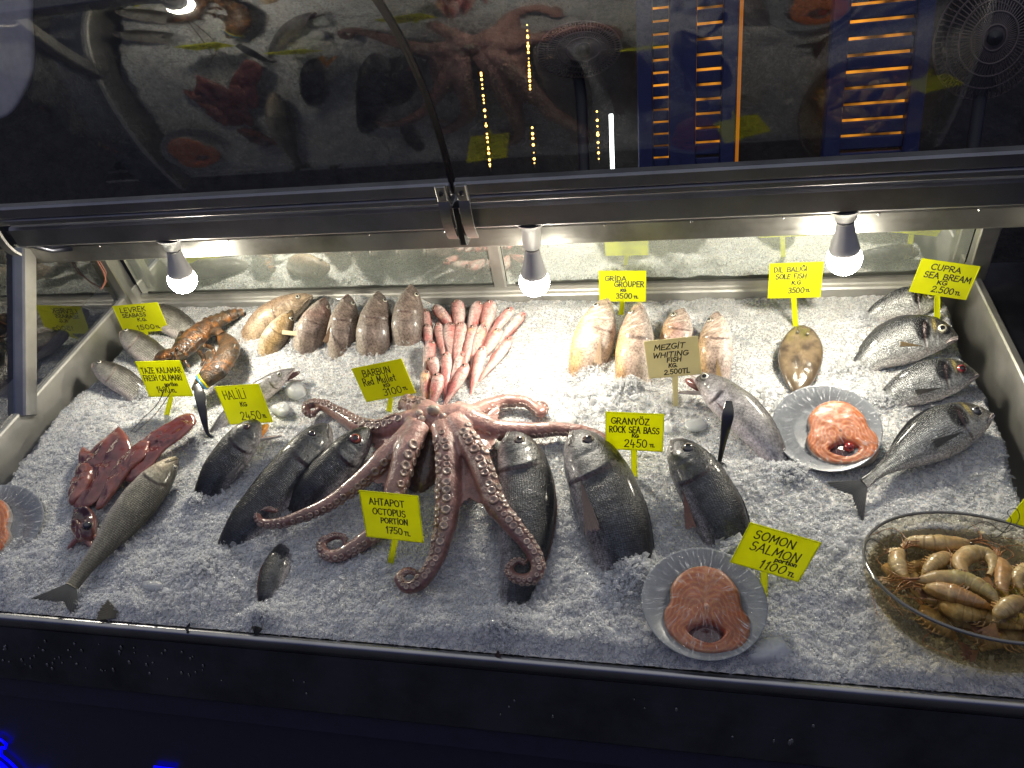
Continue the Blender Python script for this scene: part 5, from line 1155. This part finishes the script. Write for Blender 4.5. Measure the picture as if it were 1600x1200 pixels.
# ================================================================== PLATES OF SALMON
def plate(cx, cy, rx, tilt, lift, label, steak_label, angle=0., sc=1.0, cherry=False, seed=0, ofs=(0, 0)):
    c = P(cx, cy, lift); dep = (FRAME.T @ (c - CAM))[2]; R_ = rx * dep / FOC
    n_ = _n(NV * (1 - tilt) + camdir(c) * tilt); x_ = _n(AX_U - n_ * AX_U.dot(n_)); y_ = np.cross(n_, x_)
    root = thing('plate', label, 'plate', c - n_ * .012, 'plates of salmon wrapped in film')
    pr = [(R_ * .001, -.008), (R_ * .55, -.008), (R_ * .62, -.006), (R_ * .70, .002), (R_ * .97, .0085), (R_ * 1.0, .0098), (R_ * 1.0, .0082), (R_ * .96, .0060), (R_ * .70, -.0005), (R_ * .60, -.010), (R_ * .001, -.011)]
    mb = MB(); mb.lathe(pr, c, n_, 72, caps=False); mb.part('dish', M['plate'], root)
    # cling film: taut over the rim, puckered in rays
    mb = MB(); V = []; U = []; nt_, nr_ = 96, 22
    for k in range(nr_):
        z = 1.003 - k / (nr_ - 1) * .999
        row = []; ur = []
        for j in range(nt_):
            a = 2 * math.pi * j / nt_
            h_ = .0108 + .0125 * sst(.75, .40, z) + .0011 * z * fbm(a * 9 + seed, z * 2., seed + 3, 3) * sst(1.0, .9, z)
            row.append(c + R_ * z * (x_ * math.cos(a) + y_ * math.sin(a)) + n_ * h_); ur.append((a, z, 0))
        V.append(row); U.append(ur)
    mb.grid(np.array(V), True, uv=np.array(U)); mb.part('cling_film', M['wrap'], root)
    # the steak
    k = R_ / 80. * sc; st = thing('salmon_steak', steak_label, 'salmon', c, 'salmon steaks on plates')
    out = np.array([(-1, 52), (22, 46), (40, 26), (44, 6), (53, -8), (50, -30), (34, -42), (4, -48), (-24, -44), (-45, -28), (-50, -8), (-43, 6), (-42, 26), (-24, 45)], float)
    inn = np.array([(2, -14), (14, -17), (22, -24), (16, -32), (4, -36), (-10, -33), (-20, -26), (-12, -19)], float)
    ca, sa = math.cos(angle), math.sin(angle); Rm = np.array([[ca, -sa], [sa, ca]])
    n = 150; YS = np.array([1., 1.2]); lo = poly_loop(np.c_[out * YS, np.zeros(len(out))], 400)[:, :2]; li = poly_loop(np.c_[inn * YS, np.zeros(len(inn))], 400)[:, :2]
    cen = np.array([2., -30.])
    def by_angle(l):
        a = np.arctan2(*(l - cen).T[::-1]); o_ = np.argsort(a); a = a[o_]; r_ = np.linalg.norm(l - cen, axis=1)[o_]
        t = np.linspace(-math.pi, math.pi, n, endpoint=False); return t, np.interp(t, a, r_, period=2 * math.pi)
    t, ro = by_angle(lo); _, ri = by_angle(li)
    rows = []; cols = []; m_ = 44
    for i, z in enumerate(np.linspace(0, 1, m_)):
        r_ = ri + (ro - ri) * z; xy = cen + np.c_[np.cos(t) * r_, np.sin(t) * r_]
        q = xy @ Rm.T + np.array(ofs)
        hh = .0125 * (1 - abs(2 * z - 1) ** 7) ** .5 + .0016 * fbm(xy[:, 0] * .09, xy[:, 1] * .09, seed, 3)
        sx = np.abs(xy[:, 0])
        d1 = np.hypot(sx - 12, (xy[:, 1] + 6) * .62) * sst(-30, 0, xy[:, 1]) + (r_ - ri) * .8 * sst(0, -30, xy[:, 1]) + 1.4 * fbm(xy[:, 0] * .07, xy[:, 1] * .07, seed + 5)
        line = sst(.55, .95, .5 + .5 * np.cos(d1 * 1.3))
        c_ = mix([.38, .075, .007], [.60, .28, .10], line * .55)
        c_ = mix(c_, [.62, .30, .16], sst(1.6, .3, sx) * sst(-14, 0, xy[:, 1]) * .5)
        c_ = mix(c_, [.55, .10, .04], sst(.12, .0, z) * .7 * np.ones(n)); c_ = mix(c_, [.30, .27, .25], sst(.955, .985, z) * np.ones(n))
        c_ = c_ * (np.array([.60, .50, .30]) if seed == 8 else 1.0)  # front steak: the shade it lies in is multiplied into the flesh colour
        c_ = c_ * (1 + .12 * fbm(xy[:, 0] * .12, xy[:, 1] * .12, seed + 9))[:, None]
        rows.append(c + k * (x_ * q[:, :1] + y_ * q[:, 1:2]) + n_ * (hh[:, None] - .003)); cols.append(c_)
    rows.append(rows[-1] - n_ * .010); cols.append(np.full((n, 3), (.30, .27, .25))); rows.insert(0, rows[0] - n_ * .010); cols.insert(0, np.full((n, 3), (.4, .07, .03)))
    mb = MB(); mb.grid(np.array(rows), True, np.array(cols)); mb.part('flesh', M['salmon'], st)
    q = Rm @ np.array([1., 2.]) + np.array(ofs)
    mb = MB(); mb.ell(c + k * (x_ * q[0] + y_ * q[1]) + n_ * .0082, [x_ * .0040, y_ * .005, n_ * .0026], 14, 8, np.array([.34, .16, .11])); mb.part('spine_bone', M['salmon'], st)
    q = Rm @ np.array([2., -30.]) + np.array(ofs)
    mb = MB(); mb.ell(c + k * (x_ * q[0] + y_ * q[1]) - n_ * .007, [x_ * .026, y_ * .018, n_ * .006], 20, 8, np.array([.055, .010, .010])); mb.part('belly_hollow', M['flesh'], st)
    if cherry is not None:
        q = Rm @ np.array([9., -27.]) + np.array(ofs)
        ch = MB(); ch.ell(c + k * (x_ * q[0] + y_ * q[1]) + n_ * .004, [x_ * .0088, y_ * .0088, n_ * .0085], 22, 14)
        ch.obj('cherry_tomato', M['cherry'], cherry, 'cherry tomato', group='cherry tomatoes in the steaks')
    return root
AX_U = np.array([1., 0, 0])
plate(1290, 671, 80, .28, .030, 'grey plate under film beside the whole sea bream', 'bright orange salmon steak on the plate beside the sea bream', 0.05, 1.0, 'small red cherry tomato in the brighter salmon steak', 3, (19, -8))
plate(1099, 944, 95, .12, .036, 'grey plate under film at the front, left of the SOMON tag', 'orange salmon steak, shade mixed into its colour, on the front plate under the SOMON tag', -.03, 1.06, None, 8, (2, -8))
plate(-14, 828, 77, .30, .030, 'grey plate cut by the left edge of the photo', 'salmon steak on the plate at the left edge', .2, 1.0, None, 5, (-18, -6))

# ================================================================== BOWL OF SHRIMP
def bowl():
    c = P(1532, 890, .072); up = UPV; dep = (FRAME.T @ (c - CAM))[2]; R_ = 166 * dep / FOC
    root = thing('glass_bowl', 'large clear glass bowl of raw shrimp in water, front right corner', 'bowl', c - up * .115)
    pr = [(R_ * math.sin(a), -.118 * math.cos(a) ** .9) for a in np.linspace(.02, 1.5, 26)]
    mb = MB(); mb.lathe(pr + [(R_ * 1.0, 0)], c, up, 80, caps=False); mb.part('glass_wall', M['bowl'], root)
    mb = MB(); a = np.linspace(0, 2 * math.pi, 97); x_ = AX_U; y_ = np.cross(up, x_)
    mb.tube([c + R_ * (x_ * math.cos(q) + y_ * math.sin(q)) for q in a], .0026, 10, caps=False); mb.part('rim', mat_attr_glass, root)
    rw = R_ * .955; V = [[c - up * .022 + rw * z * (x_ * math.cos(q) + y_ * math.sin(q)) + up * .0008 * math.sin(z * 20 + 3 * q) * (z < .98) for q in a[:-1]] for z in np.linspace(.001, 1, 20)]
    mb = MB(); mb.grid(np.array(V), True); mb.part('water', M['water'], root)
    return c, R_, x_, y_
mat_attr_glass = mat_plain('rim_glass', (.10, .10, .10), .06, coat=1., var=.02)
BC, BR, BX, BY = bowl(); BOWL[:] = [BC, BR]
def shrimp(pts, rad, label, seed, base=(.40, .275, .11), ant=()):
    """curled shrimp: pts are (x, y, height under/over the rim plane in m) along head -> tail"""
    def at(x, y, h):
        r = ray(x, y); o_ = BC + UPV * h; return CAM + r * ((o_ - CAM).dot(UPV) / r.dot(UPV))
    p = smooth_path([at(*q) for q in pts], 72); s = np.linspace(0, 1, 72)
    r = rad * np.interp(s, [0, .06, .2, .42, .6, .8, .93, 1], [.10, .5, .95, 1.06, .86, .58, .30, .34]); seg_ = np.where(s > .38, (s - .38) / .62 * 6 % 1, .5); r = r * (1 + .09 * (1 - seg_) * (s > .38) - .03 * (s > .38))
    root = thing('shrimp', label, 'shrimp', p[30], 'raw shrimp in the glass bowl')
    mb = MB(); mb.tube(p, r, 18, flat=.86); V = np.vstack(mb.v)
    c = mix(base, [.50, .37, .18], sst(-.2, .4, fbm(V[:, 0] * 40, V[:, 1] * 40, seed))); hd_ = np.concatenate([np.repeat(sst(.36, .30, s), 18), np.zeros(len(V) - 72 * 18)]); c = mix(c, [.36, .20, .07], hd_ * .45); c = mix(c, [.20, .085, .03], sst(.2, .5, fbm(V[:, 0] * 55, V[:, 1] * 35, seed + 3)) * .45)
    dk = np.concatenate([np.repeat((seg_ > .86) * (s > .38), 18), np.zeros(len(V) - 72 * 18)]).astype(float); c = mix(c, [.13, .08, .04], dk * .6)
    mb.c = [c]; mb.part('body', M['shrimp'], root)
    tg = _n(p[-1] - p[-4]); lat = _n(np.cross(tg, UPV)); mb = MB(); V = []; C_ = []
    for j in range(13):
        q = j / 6 - 1; V.append([p[-1] + _n(tg + lat * q * .7) * .026 * z * (1 - .25 * (j % 3 == 1)) for z in np.linspace(0, 1, 5)]); C_.append([[.36 * (1 - .5 * z), .20 * (1 - .5 * z), .10] for z in np.linspace(0, 1, 5)])
    mb.grid(np.array(V), False, np.array(C_)); mb.part('tail_fan', M['shrimp'], root)
    hd = _n(p[0] - p[6]); side = _n(np.cross(hd, UPV))
    mb = MB()
    for q in (-.25, -.05, .15, .3): mb.tube([p[2], p[1] + hd * .012 + side * q * .02 + UPV * .003, p[0] + hd * .03 + side * q * .06 - UPV * .002], [.0013, .0010, .0005], 6, col=np.array([.36, .16, .06]))
    mb.tube([p[3] + UPV * r[3] * .8, p[0] + UPV * rad * .35 + hd * .006, p[0] + hd * .020 + UPV * rad * .5], [.0022, .0015, .0004], 6, col=np.array([.25, .12, .05]))
    if seed < 213:
        for q in (-1, 1):
            a_ = RNG.uniform(.03, .06); mb.tube(smooth_path([p[1], p[0] + hd * .02 + side * q * .006 + UPV * .006, p[0] + hd * .035 + side * q * a_ + UPV * .004, p[0] - hd * .01 + side * q * (a_ + .02) + UPV * .005], 16), np.linspace(.0008, .0004, 16), 5, col=np.array([.30, .12, .04]))
    if seed < 240: mb.part('feelers', M['shrimp'], root)
    mb = MB()
    for k in range(5):
        i = 20 + k * 5; b_ = p[i]; d = _n(np.cross(p[i + 1] - p[i], UPV)); sgn = -1 if seed % 2 else 1
        mb.tube([b_ + d * sgn * r[i] * .7, b_ + d * sgn * r[i] * 1.5 - UPV * .002, b_ + d * sgn * r[i] * 1.7 + hd * .008 - UPV * .006], [.0018, .0012, .0006], 6, col=np.array([.55, .36, .2]))
    mb.part('legs', M['shrimp'], root)
    mb = MB(); mb.ell(p[4] + UPV * r[4] * .5 + side * r[4] * .8, np.eye(3) * .0022, 10, 8, np.array([.01, .01, .01])); mb.part('eye', M['eye'], root)
SHR = [([(1520, 848, -.022), (1490, 850, -.018), (1455, 848, -.016), (1425, 846, -.02), (1408, 855, -.026)], .0150, 'pale shrimp lying straight along the back of the bowl'),
 ([(1412, 858, -.02), (1402, 872, -.022), (1405, 890, -.026), (1415, 905, -.03), (1428, 915, -.034)], .0135, 'shrimp bent against the left wall of the bowl'),
 ([(1492, 868, -.022), (1470, 874, -.022), (1452, 888, -.024), (1440, 904, -.03)], .0130, 'short shrimp lying slanted beside the left wall shrimp'),
 ([(1510, 900, -.02), (1500, 880, -.02), (1515, 866, -.018), (1540, 866, -.018), (1552, 882, -.02), (1545, 900, -.024)], .0150, 'curled shrimp with raised legs in the middle of the bowl'),
 ([(1430, 908, -.024), (1470, 905, -.020), (1510, 908, -.018), (1545, 925, -.018), (1560, 945, -.026)], .0155, 'greenish shrimp lying across the middle of the bowl'),
 ([(1440, 918, -.028), (1480, 925, -.024), (1520, 938, -.024), (1555, 952, -.03)], .0150, 'shrimp with reddish back beside the front rim'),
 ([(1600, 935, -.022), (1580, 945, -.02), (1562, 958, -.024), (1555, 972, -.034)], .0135, 'shrimp with banded shell at the front rim on the right'),
 ([(1560, 870, -.022), (1568, 890, -.02), (1566, 915, -.022), (1575, 935, -.028)], .0120, 'orange shrimp standing upright right of the curled one'),
 ([(1640, 880, -.022), (1610, 890, -.018), (1590, 905, -.02), (1600, 930, -.028)], .0135, 'shrimp cut by the right edge of the photo'),
 ([(1460, 935, -.055), (1490, 958, -.06), (1530, 975, -.065), (1560, 985, -.07)], .0150, 'long shrimp sunk below the front rim'),
 ([(1440, 945, -.060), (1455, 965, -.066), (1480, 985, -.075), (1495, 1000, -.085)], .0150, 'pale shrimp low behind the left side of the glass'),
 ([(1620, 985, -.075), (1585, 990, -.075), (1550, 1003, -.085), (1530, 1015, -.095)], .0160, 'pale shrimp at the bottom of the bowl on the right'),
 ([(1500, 985, -.085), (1530, 990, -.080), (1570, 985, -.08), (1610, 975, -.08)], .0140, 'dark shrimp at the bottom of the bowl in the middle')]
DEEP = ['half hidden shrimp in the lower layer of the glass bowl'] * 11
for k, (pts, r_, lb) in enumerate(SHR): shrimp(pts, r_ * .88, lb, 200 + k, base=(.34, .27, .10) if k == 4 else (.36, .19, .07) if k in (5, 7) else (.40, .275, .11))
for k in range(11):
    x0 = [1418, 1445, 1475, 1510, 1548, 1585, 1470, 1520, 1570, 1600, 1440][k]; y0 = [900, 928, 945, 958, 966, 968, 905, 925, 930, 900, 885][k]; a = (.75 if k < 3 else .2) + RNG.uniform(-.5, .5) if k < 6 else RNG.uniform(0, 6.28); h_ = -.040 - .006 * (k % 3); L_ = RNG.uniform(38, 55); cv_ = RNG.uniform(-.5, .5)
    shrimp([(x0 + L_ * q * math.cos(a + cv_ * q), y0 + .6 * L_ * q * math.sin(a + cv_ * q), h_ - .004 * abs(q)) for q in (-1, -.4, .3, 1)], RNG.uniform(.012, .015), DEEP[k], 240 + k)
mb = MB()
mb.tube(path_px([(1378, 850, .09), (1360, 842, .10), (1352, 856, .08), (1358, 868, .06)], 24), .0006, 5)
root = mb.obj('shrimp_feeler', M['wire'], 'thin curled feeler hanging over the left rim of the bowl', 'feeler')
mb = MB(); mb.tube(path_px([(1512, 825, .10), (1540, 815, .12), (1570, 832, .12), (1592, 812, .13), (1588, 795, .14), (1574, 800, .14), (1580, 815, .13), (1560, 838, .11), (1545, 838, .10)], 60), .0006, 5)
mb.obj('shrimp_feeler', M['wire'], 'thin looping feeler above the back rim of the bowl', 'feeler')

# ================================================================== CUTLERY, PICK, LUMPS, FIN BITS
def cutlery(path, wid, thick, name, label, head=None):
    root = thing(name, label, name, P(*path[-1][:2], 0), 'cutlery stuck in the ice')
    p = path_px(path, 40); wd_ = smooth_path([[a, 0, 0] for a in wid], 40)[:, 0]; tg = np.gradient(p, axis=0); tg /= np.linalg.norm(tg, axis=1)[:, None]
    V = []
    for i in range(40):
        cd = camdir(p[i]); f_ = _n(cd - tg[i] * cd.dot(tg[i])); l_ = np.cross(tg[i], f_); an = np.linspace(0, 2 * math.pi, 14, endpoint=False)
        V.append([p[i] + l_ * wd_[i] * math.copysign(abs(math.cos(a)) ** .7, math.cos(a)) + f_ * thick * math.copysign(abs(math.sin(a)) ** .7, math.sin(a)) for a in an])
    mb = MB(); mb.grid(np.array(V), True, cap0=True, cap1=True); mb.part('handle', M['cutlery'], root)
    if head:
        x, y, w, a, b = head; c = P(x, y, w); mb = MB(); n_ = _n(NV * .4 + camdir(c) * .6); x_ = _n(AX_U - n_ * AX_U.dot(n_)); y_ = np.cross(n_, x_)
        V = [[c + x_ * a * z * math.cos(q) + y_ * b * z * math.sin(q) - n_ * .006 * (1 - z * z) for q in np.linspace(0, 2 * math.pi, 24, endpoint=False)] for z in np.linspace(.02, 1, 8)]
        V2 = [[p_ - n_ * .0012 for p_ in row] for row in V[::-1]]
        mb.grid(np.array(V + V2), True, cap0=True, cap1=True); mb.part('spoon_bowl', M['cutlery'], root)
cutlery([(306, 600, .085), (313, 620, .075), (318, 650, .045), (324, 676, .015), (333, 684, .002)], [.007, .0115, .008, .004, .003], .0022, 'fork', 'dark steel handle standing in the ice right of the kalamar tag')
cutlery([(1139, 627, .10), (1137, 650, .085), (1130, 690, .045), (1124, 722, .012)], [.006, .0105, .006, .004], .0022, 'spoon', 'steel spoon standing in the ice below the whiting', (1124, 730, .006, .013, .011))
mb = MB(); a, b = P(441, 519, .062), P(476, 523, .052); ax = _n(b - a); l_ = _n(np.cross(ax, camdir(a))); f_ = np.cross(l_, ax)
mb.bbox((-.0012, -.0052, 0), (.0012, .0052, np.linalg.norm(b - a)), .001, np.array([f_, l_, ax]), a); mb.obj('wooden_pick', M['wood'], 'pale flat wooden pick between two grey back row fish', 'pick', smooth=False)
LUMPS = [(463, 610, 17, 13, .016, 'clear ice lump under the open-mouthed slender whiting'), (440, 640, 16, 10, .010, 'low ice lump between the HALILI tag and the octopus arm'), (1088, 664, 18, 10, .006, 'flat grey ice flake left of the spoon'),
         (1043, 668, 9, 9, .008, 'small ice lump beside the GRANYOZ tag'), (884, 656, 17, 9, .005, 'flat grey ice flake above the long octopus arm'), (242, 917, 19, 9, .010, 'smooth white ice lump right of the long sea bass tail'),
         (1202, 1022, 38, 22, .020, 'large rounded white ice lump beside the front plate'), (692, 988, 8, 12, .012, 'small upright ice lump in front of the octopus'), (1095, 706, 18, 8, .005, 'thin ice flake above the dark bass by the spoon'), (600, 686, 12, 12, .008, 'ice lump under the left octopus arm')]
for k, (x, y, a, b, h, lb) in enumerate(LUMPS):
    n = 11; rr = RNG.uniform(.8, 1.15, n); l3 = poly_loop([P(x + a * r_ * math.cos(q), y + b * r_ * math.sin(q), .006) for r_, q in zip(rr, np.linspace(0, 2 * math.pi, n, endpoint=False))], 48)
    mb = MB(); slab(mb, l3, NV, h, 2.4, None, wob=.4, seed=k); mb.obj('ice_lump', M['lump'], lb, 'ice lump', group='loose lumps of ice')
def fin_bit(x, y, dx, dy, ln, sp, col, label, w=.004):
    a = P(x, y, w); b = P(x + dx, y + dy, w + .014); d = _n(b - a); n_ = _n(NV * .4 + camdir(a) * .6); l_ = np.cross(n_, d); V = []; C_ = []
    for j in range(25):
        q = j / 12 - 1; V.append([a + l_ * q * sp * ln * .25 + _n(d + l_ * q * sp) * ln * z * (1 + RNG.uniform(-.08, .06)) + n_ * (.0008 if j % 2 else -.0006) for z in np.linspace(-.1, 1, 6)]); C_.append([np.array(col) * (1.5 if j % 2 else .5) * (1 - .3 * max(z, 0)) for z in np.linspace(-.1, 1, 6)])
    mb = MB(); mb.grid(np.array(V), False, np.array(C_)); mb.obj('fish_fin', M['fin'], label, 'fin', group='fins poking out of the ice')
fin_bit(186, 962, -24, -8, .034, .5, (.16, .14, .10), 'striped brown fin poking out of the ice right of the tail')
fin_bit(322, 892, 14, 26, .036, .7, (.05, .055, .06), 'dark tail fin under the ice below the largest dark fish')
fin_bit(400, 992, 2, -14, .016, .8, (.09, .09, .09), 'dark fin tip at the front rail below the half buried fish')
fin_bit(290, 982, 12, -3, .014, 1.2, (.03, .03, .035), 'black fin tip at the front rail, left one')
fin_bit(774, 1026, 10, -8, .013, .7, (.14, .09, .08), 'brown fin tip at the front rail below the octopus')

# ================================================================== BEHIND THE COUNTER
YB = 1.75
CW = W(CAM)
def PB(x, y, Y=YB):
    r = W(CAM + ray(x, y)) - CW; return toC(CW + r * ((Y - CW[1]) / r[1]))
EX, EZ, EY = np.array([1., 0, 0]), UPV, BACKV
def wbox(mb, lo, hi, b=.004, **k):
    """box given in world coordinates"""
    A = np.array([EX, EY, EZ]); o = toC(np.zeros(3)); return mb.bbox(lo, hi, b, A, o, **k)
gm = mat_plain('dark_ground', (.05, .05, .055), .7)
mb = MB(); A_ = [toC(np.array(p)) for p in ((-14, -12, 0), (14, -12, 0), (14, 12, 0), (-14, 12, 0))]; mb.add(A_, [(0, 1, 2, 3)]); mb.obj('ground', gm, 'dark paved ground under the counter', None, kind='structure')
mb = MB(); wbox(mb, (-13, YB + .12, 0.001), (13, YB + .4, 5.5), .01)
_N = NT('dark_stone').set(Roughness=.8); _nz = noise(_N, 14, objco(_N), 6, .65); _r = ramp(_N, _nz.outputs[0], [(.3, (.010, .0095, .0095)), (.7, (.042, .039, .038))]); _N.l(_r.outputs[0], _N.b.inputs['Base Color']); _N.l(bump(_N, _nz.outputs[0], .6, .02).outputs[0], _N.b.inputs['Normal'])
mb.obj('stone_wall', _N.m, 'dark rough stone wall behind the counter', 'wall', smooth=False)
M['navyw'] = mat_plain('navy_paint', (.02, .03, .13), .5); M['amber'] = mat_emit('amber_glow', (1.0, .36, .03), .9)
_nt = M['amber'].node_tree; _nz = _nt.nodes.new('ShaderNodeTexNoise'); _nz.inputs['Scale'].default_value = 9; _nz.inputs['Detail'].default_value = 4; _tc2 = _nt.nodes.new('ShaderNodeTexCoord'); _nt.links.new(_tc2.outputs['Object'], _nz.inputs['Vector'])
_mm = _nt.nodes.new('ShaderNodeMapRange'); _nt.links.new(_nz.outputs[0], _mm.inputs[0]); _mm.inputs[1].default_value = .38; _mm.inputs[2].default_value = .66; _mm.inputs[3].default_value = .06; _mm.inputs[4].default_value = 1.3
_nt.links.new(_mm.outputs[0], _nt.nodes['Principled BSDF'].inputs['Emission Strength']); M['spark'] = mat_emit('fairy_glow', (1.0, .55, .12), 7.0); M['tubeglow'] = mat_emit('white_tube_glow', (.95, 1.0, .95), 5.0)
def shutter(x0, x1, y0, y1, slots, label):
    """x0..x1: slot span, slots: heights where the light leaks between slats"""
    a, b = PB(x0, (y0 + y1) / 2), PB(x1, (y0 + y1) / 2); ya, yb = W(PB((x0 + x1) / 2, y0))[2], W(PB((x0 + x1) / 2, y1))[2]
    X0, X1 = a[0], b[0]; t = thing('louvre_shutter', label, 'shutter', PB((x0 + x1) / 2, y1 + 60), 'lit louvre shutters behind the counter'); m_ = .05
    for lo, hi in (((X0 - .055, YB - .03, yb - .6), (X0, YB + .03, ya + .5)), ((X1, YB - .03, yb - .6), (X1 + .05, YB + .03, ya + .5))):
        mb = MB(); wbox(mb, lo, hi); mb.part('stile', M['navyw'], t, False)
    mb = MB(); zs = np.linspace(ya + .5, yb - .6, int((ya - yb + 1.1) / ((ya - yb) / slots)) + 1); st = abs(zs[1] - zs[0])
    for z in zs[:-1]: wbox(mb, (X0 + .001, YB - .014, z - st * .90), (X1 - .001, YB + .012, z - st * .08), .004)
    mb.part('slats', M['navyw'], t, False)
    mb = MB(); n = 10
    wbox(mb, (X0 + .001, YB + .02, yb - .02), (X1 - .001, YB + .024, ya + .02), .001); mb.part('lit_backing', M['amber'], t, False)
shutter(1020, 1045, -10, 240, 13, 'narrow louvre shutter leaking amber light, left of the three')
shutter(1088, 1128, -10, 218, 10, 'louvre shutter leaking amber light beside the amber edge light')
shutter(1320, 1422, -8, 222, 9, 'wide louvre shutter with dim amber slots near the fan')
mb = MB(); a, b = W(PB(1160, -30)), W(PB(1159, 242)); wbox(mb, (a[0] - .006, YB - .01, b[2] - .2), (a[0] + .006, YB, a[2] + .1), .002); mb.obj('edge_light', mat_emit('edge_amber', (1., .30, .02), .28), 'thin upright amber light strip beside the stone wall', 'light strip', smooth=False)
mb = MB(); a, b = W(PB(955, 178)), W(PB(956, 256)); wbox(mb, (a[0] - .007, YB - .02, b[2] - .05), (a[0] + .007, YB, a[2]), .002); mb.obj('tube_light', M['tubeglow'], 'bright white upright tube light behind the glass', 'tube light', smooth=False)
for pts, n, lb in ((((824, 40), (829, 145)), 17, 'upper string of warm fairy lights behind the hood'), (((832, 200), (836, 262)), 7, 'short lower string of warm fairy lights behind the hood'), (((752, 112), (767, 268)), 22, 'long left string of warm fairy lights behind the hood seam'), (((933, 178), (936, 255)), 9, 'string of pale lights beside the white tube light')):
    t = thing('fairy_lights', lb, 'string lights', PB(*pts[1]), 'strings of fairy lights'); a, b = PB(*pts[0]), PB(*pts[1])
    mb = MB(); mb.tube([a, b], .002, 6); mb.part('cord', M['black'], t)
    mb = MB()
    for k in range(n):
        q = (k + RNG.uniform(-.45, .45)) / n; mb.ell(a + (b - a) * q - EY * .006, np.eye(3) * RNG.uniform(.0018, .006), 8, 6)
    mb.part('tiny_lamps', M['spark'], t)
def fan(x, y, r, ry, label):
    c = PB(x, y, YB - .5); c2 = PB(x + r, y, YB - .5); R_ = np.linalg.norm(c2 - c); t = thing('wire_fan', label, 'fan', c, 'caged electric fans behind the counter'); mb = MB()
    n_ = _n(camdir(c) + np.array([.15, 0, 0])); x_ = _n(EX - n_ * EX.dot(n_)); y_ = np.cross(n_, x_) * (ry / r)
    for z, h in ((1, 0), (.8, .045), (.6, .07), (.4, .085), (.2, .09), (.8, -.045), (.6, -.07)):
        mb.tube([c + R_ * z * (x_ * math.cos(q) + y_ * math.sin(q)) + n_ * h for q in np.linspace(0, 2 * math.pi, 41)], .003, 5, caps=False)
    for k in range(64):
        q = 2 * math.pi * k / 64; d = x_ * math.cos(q) + y_ * math.sin(q)
        for s in (1, -1): mb.tube([c + d * R_ * z + n_ * h * s for z, h in ((.1, .09), (.4, .085), (.6, .07), (.8, .045), (1, 0))], .0014, 4, caps=False)
    mb.part('cage', mat_plain('fan_wire', (.16, .12, .11), .35), t)
    for k in range(3):
        q = k * 2.1 + .4; d = x_ * math.cos(q) + y_ * math.sin(q); e = -x_ * math.sin(q) + y_ * math.cos(q); mb = MB()
        mb.grid(np.array([[c + d * R_ * z + e * R_ * w_ * z + n_ * .02 * w_ for w_ in (-.3, 0, .45)] for z in (.12, .5, .85)])); mb.part('blade', M['black'], t)
    mb = MB(); mb.lathe([(.001, .1), (R_ * .14, .098), (R_ * .15, .05), (R_ * .15, -.08)], c, n_, 24); mb.part('hub', M['black'], t)
    mb = MB(); g = W(c); mb.tube([c - n_ * .09, toC(np.array([g[0], g[1], g[2] - R_ * 1.1])), toC(np.array([g[0], g[1], 0.02]))], .018, 12); mb.part('stand', M['black'], t)
fan(1545, 60, 84, 100, 'large caged fan behind the right end of the counter')
fan(905, 78, 66, 40, 'smaller caged fan behind the hood, above the fairy lights')
mb = MB(); wp = [PB(x, y, 1.0) for x, y in ((-60, -40), (40, -40), (52, 40), (55, 95), (48, 130), (20, 178), (-20, 192), (-60, 195))]; l3 = poly_loop(wp, 60); slab(mb, l3, -EY, .012, 6, None, .6)
mb.obj('white_board', mat_plain('white_cloth', (.55, .53, .53), .6), 'rounded white board hanging in the dark behind the left hood', 'board')

build_ice()
for o in bpy.data.objects:
    if '_o' in o: del o['_o']
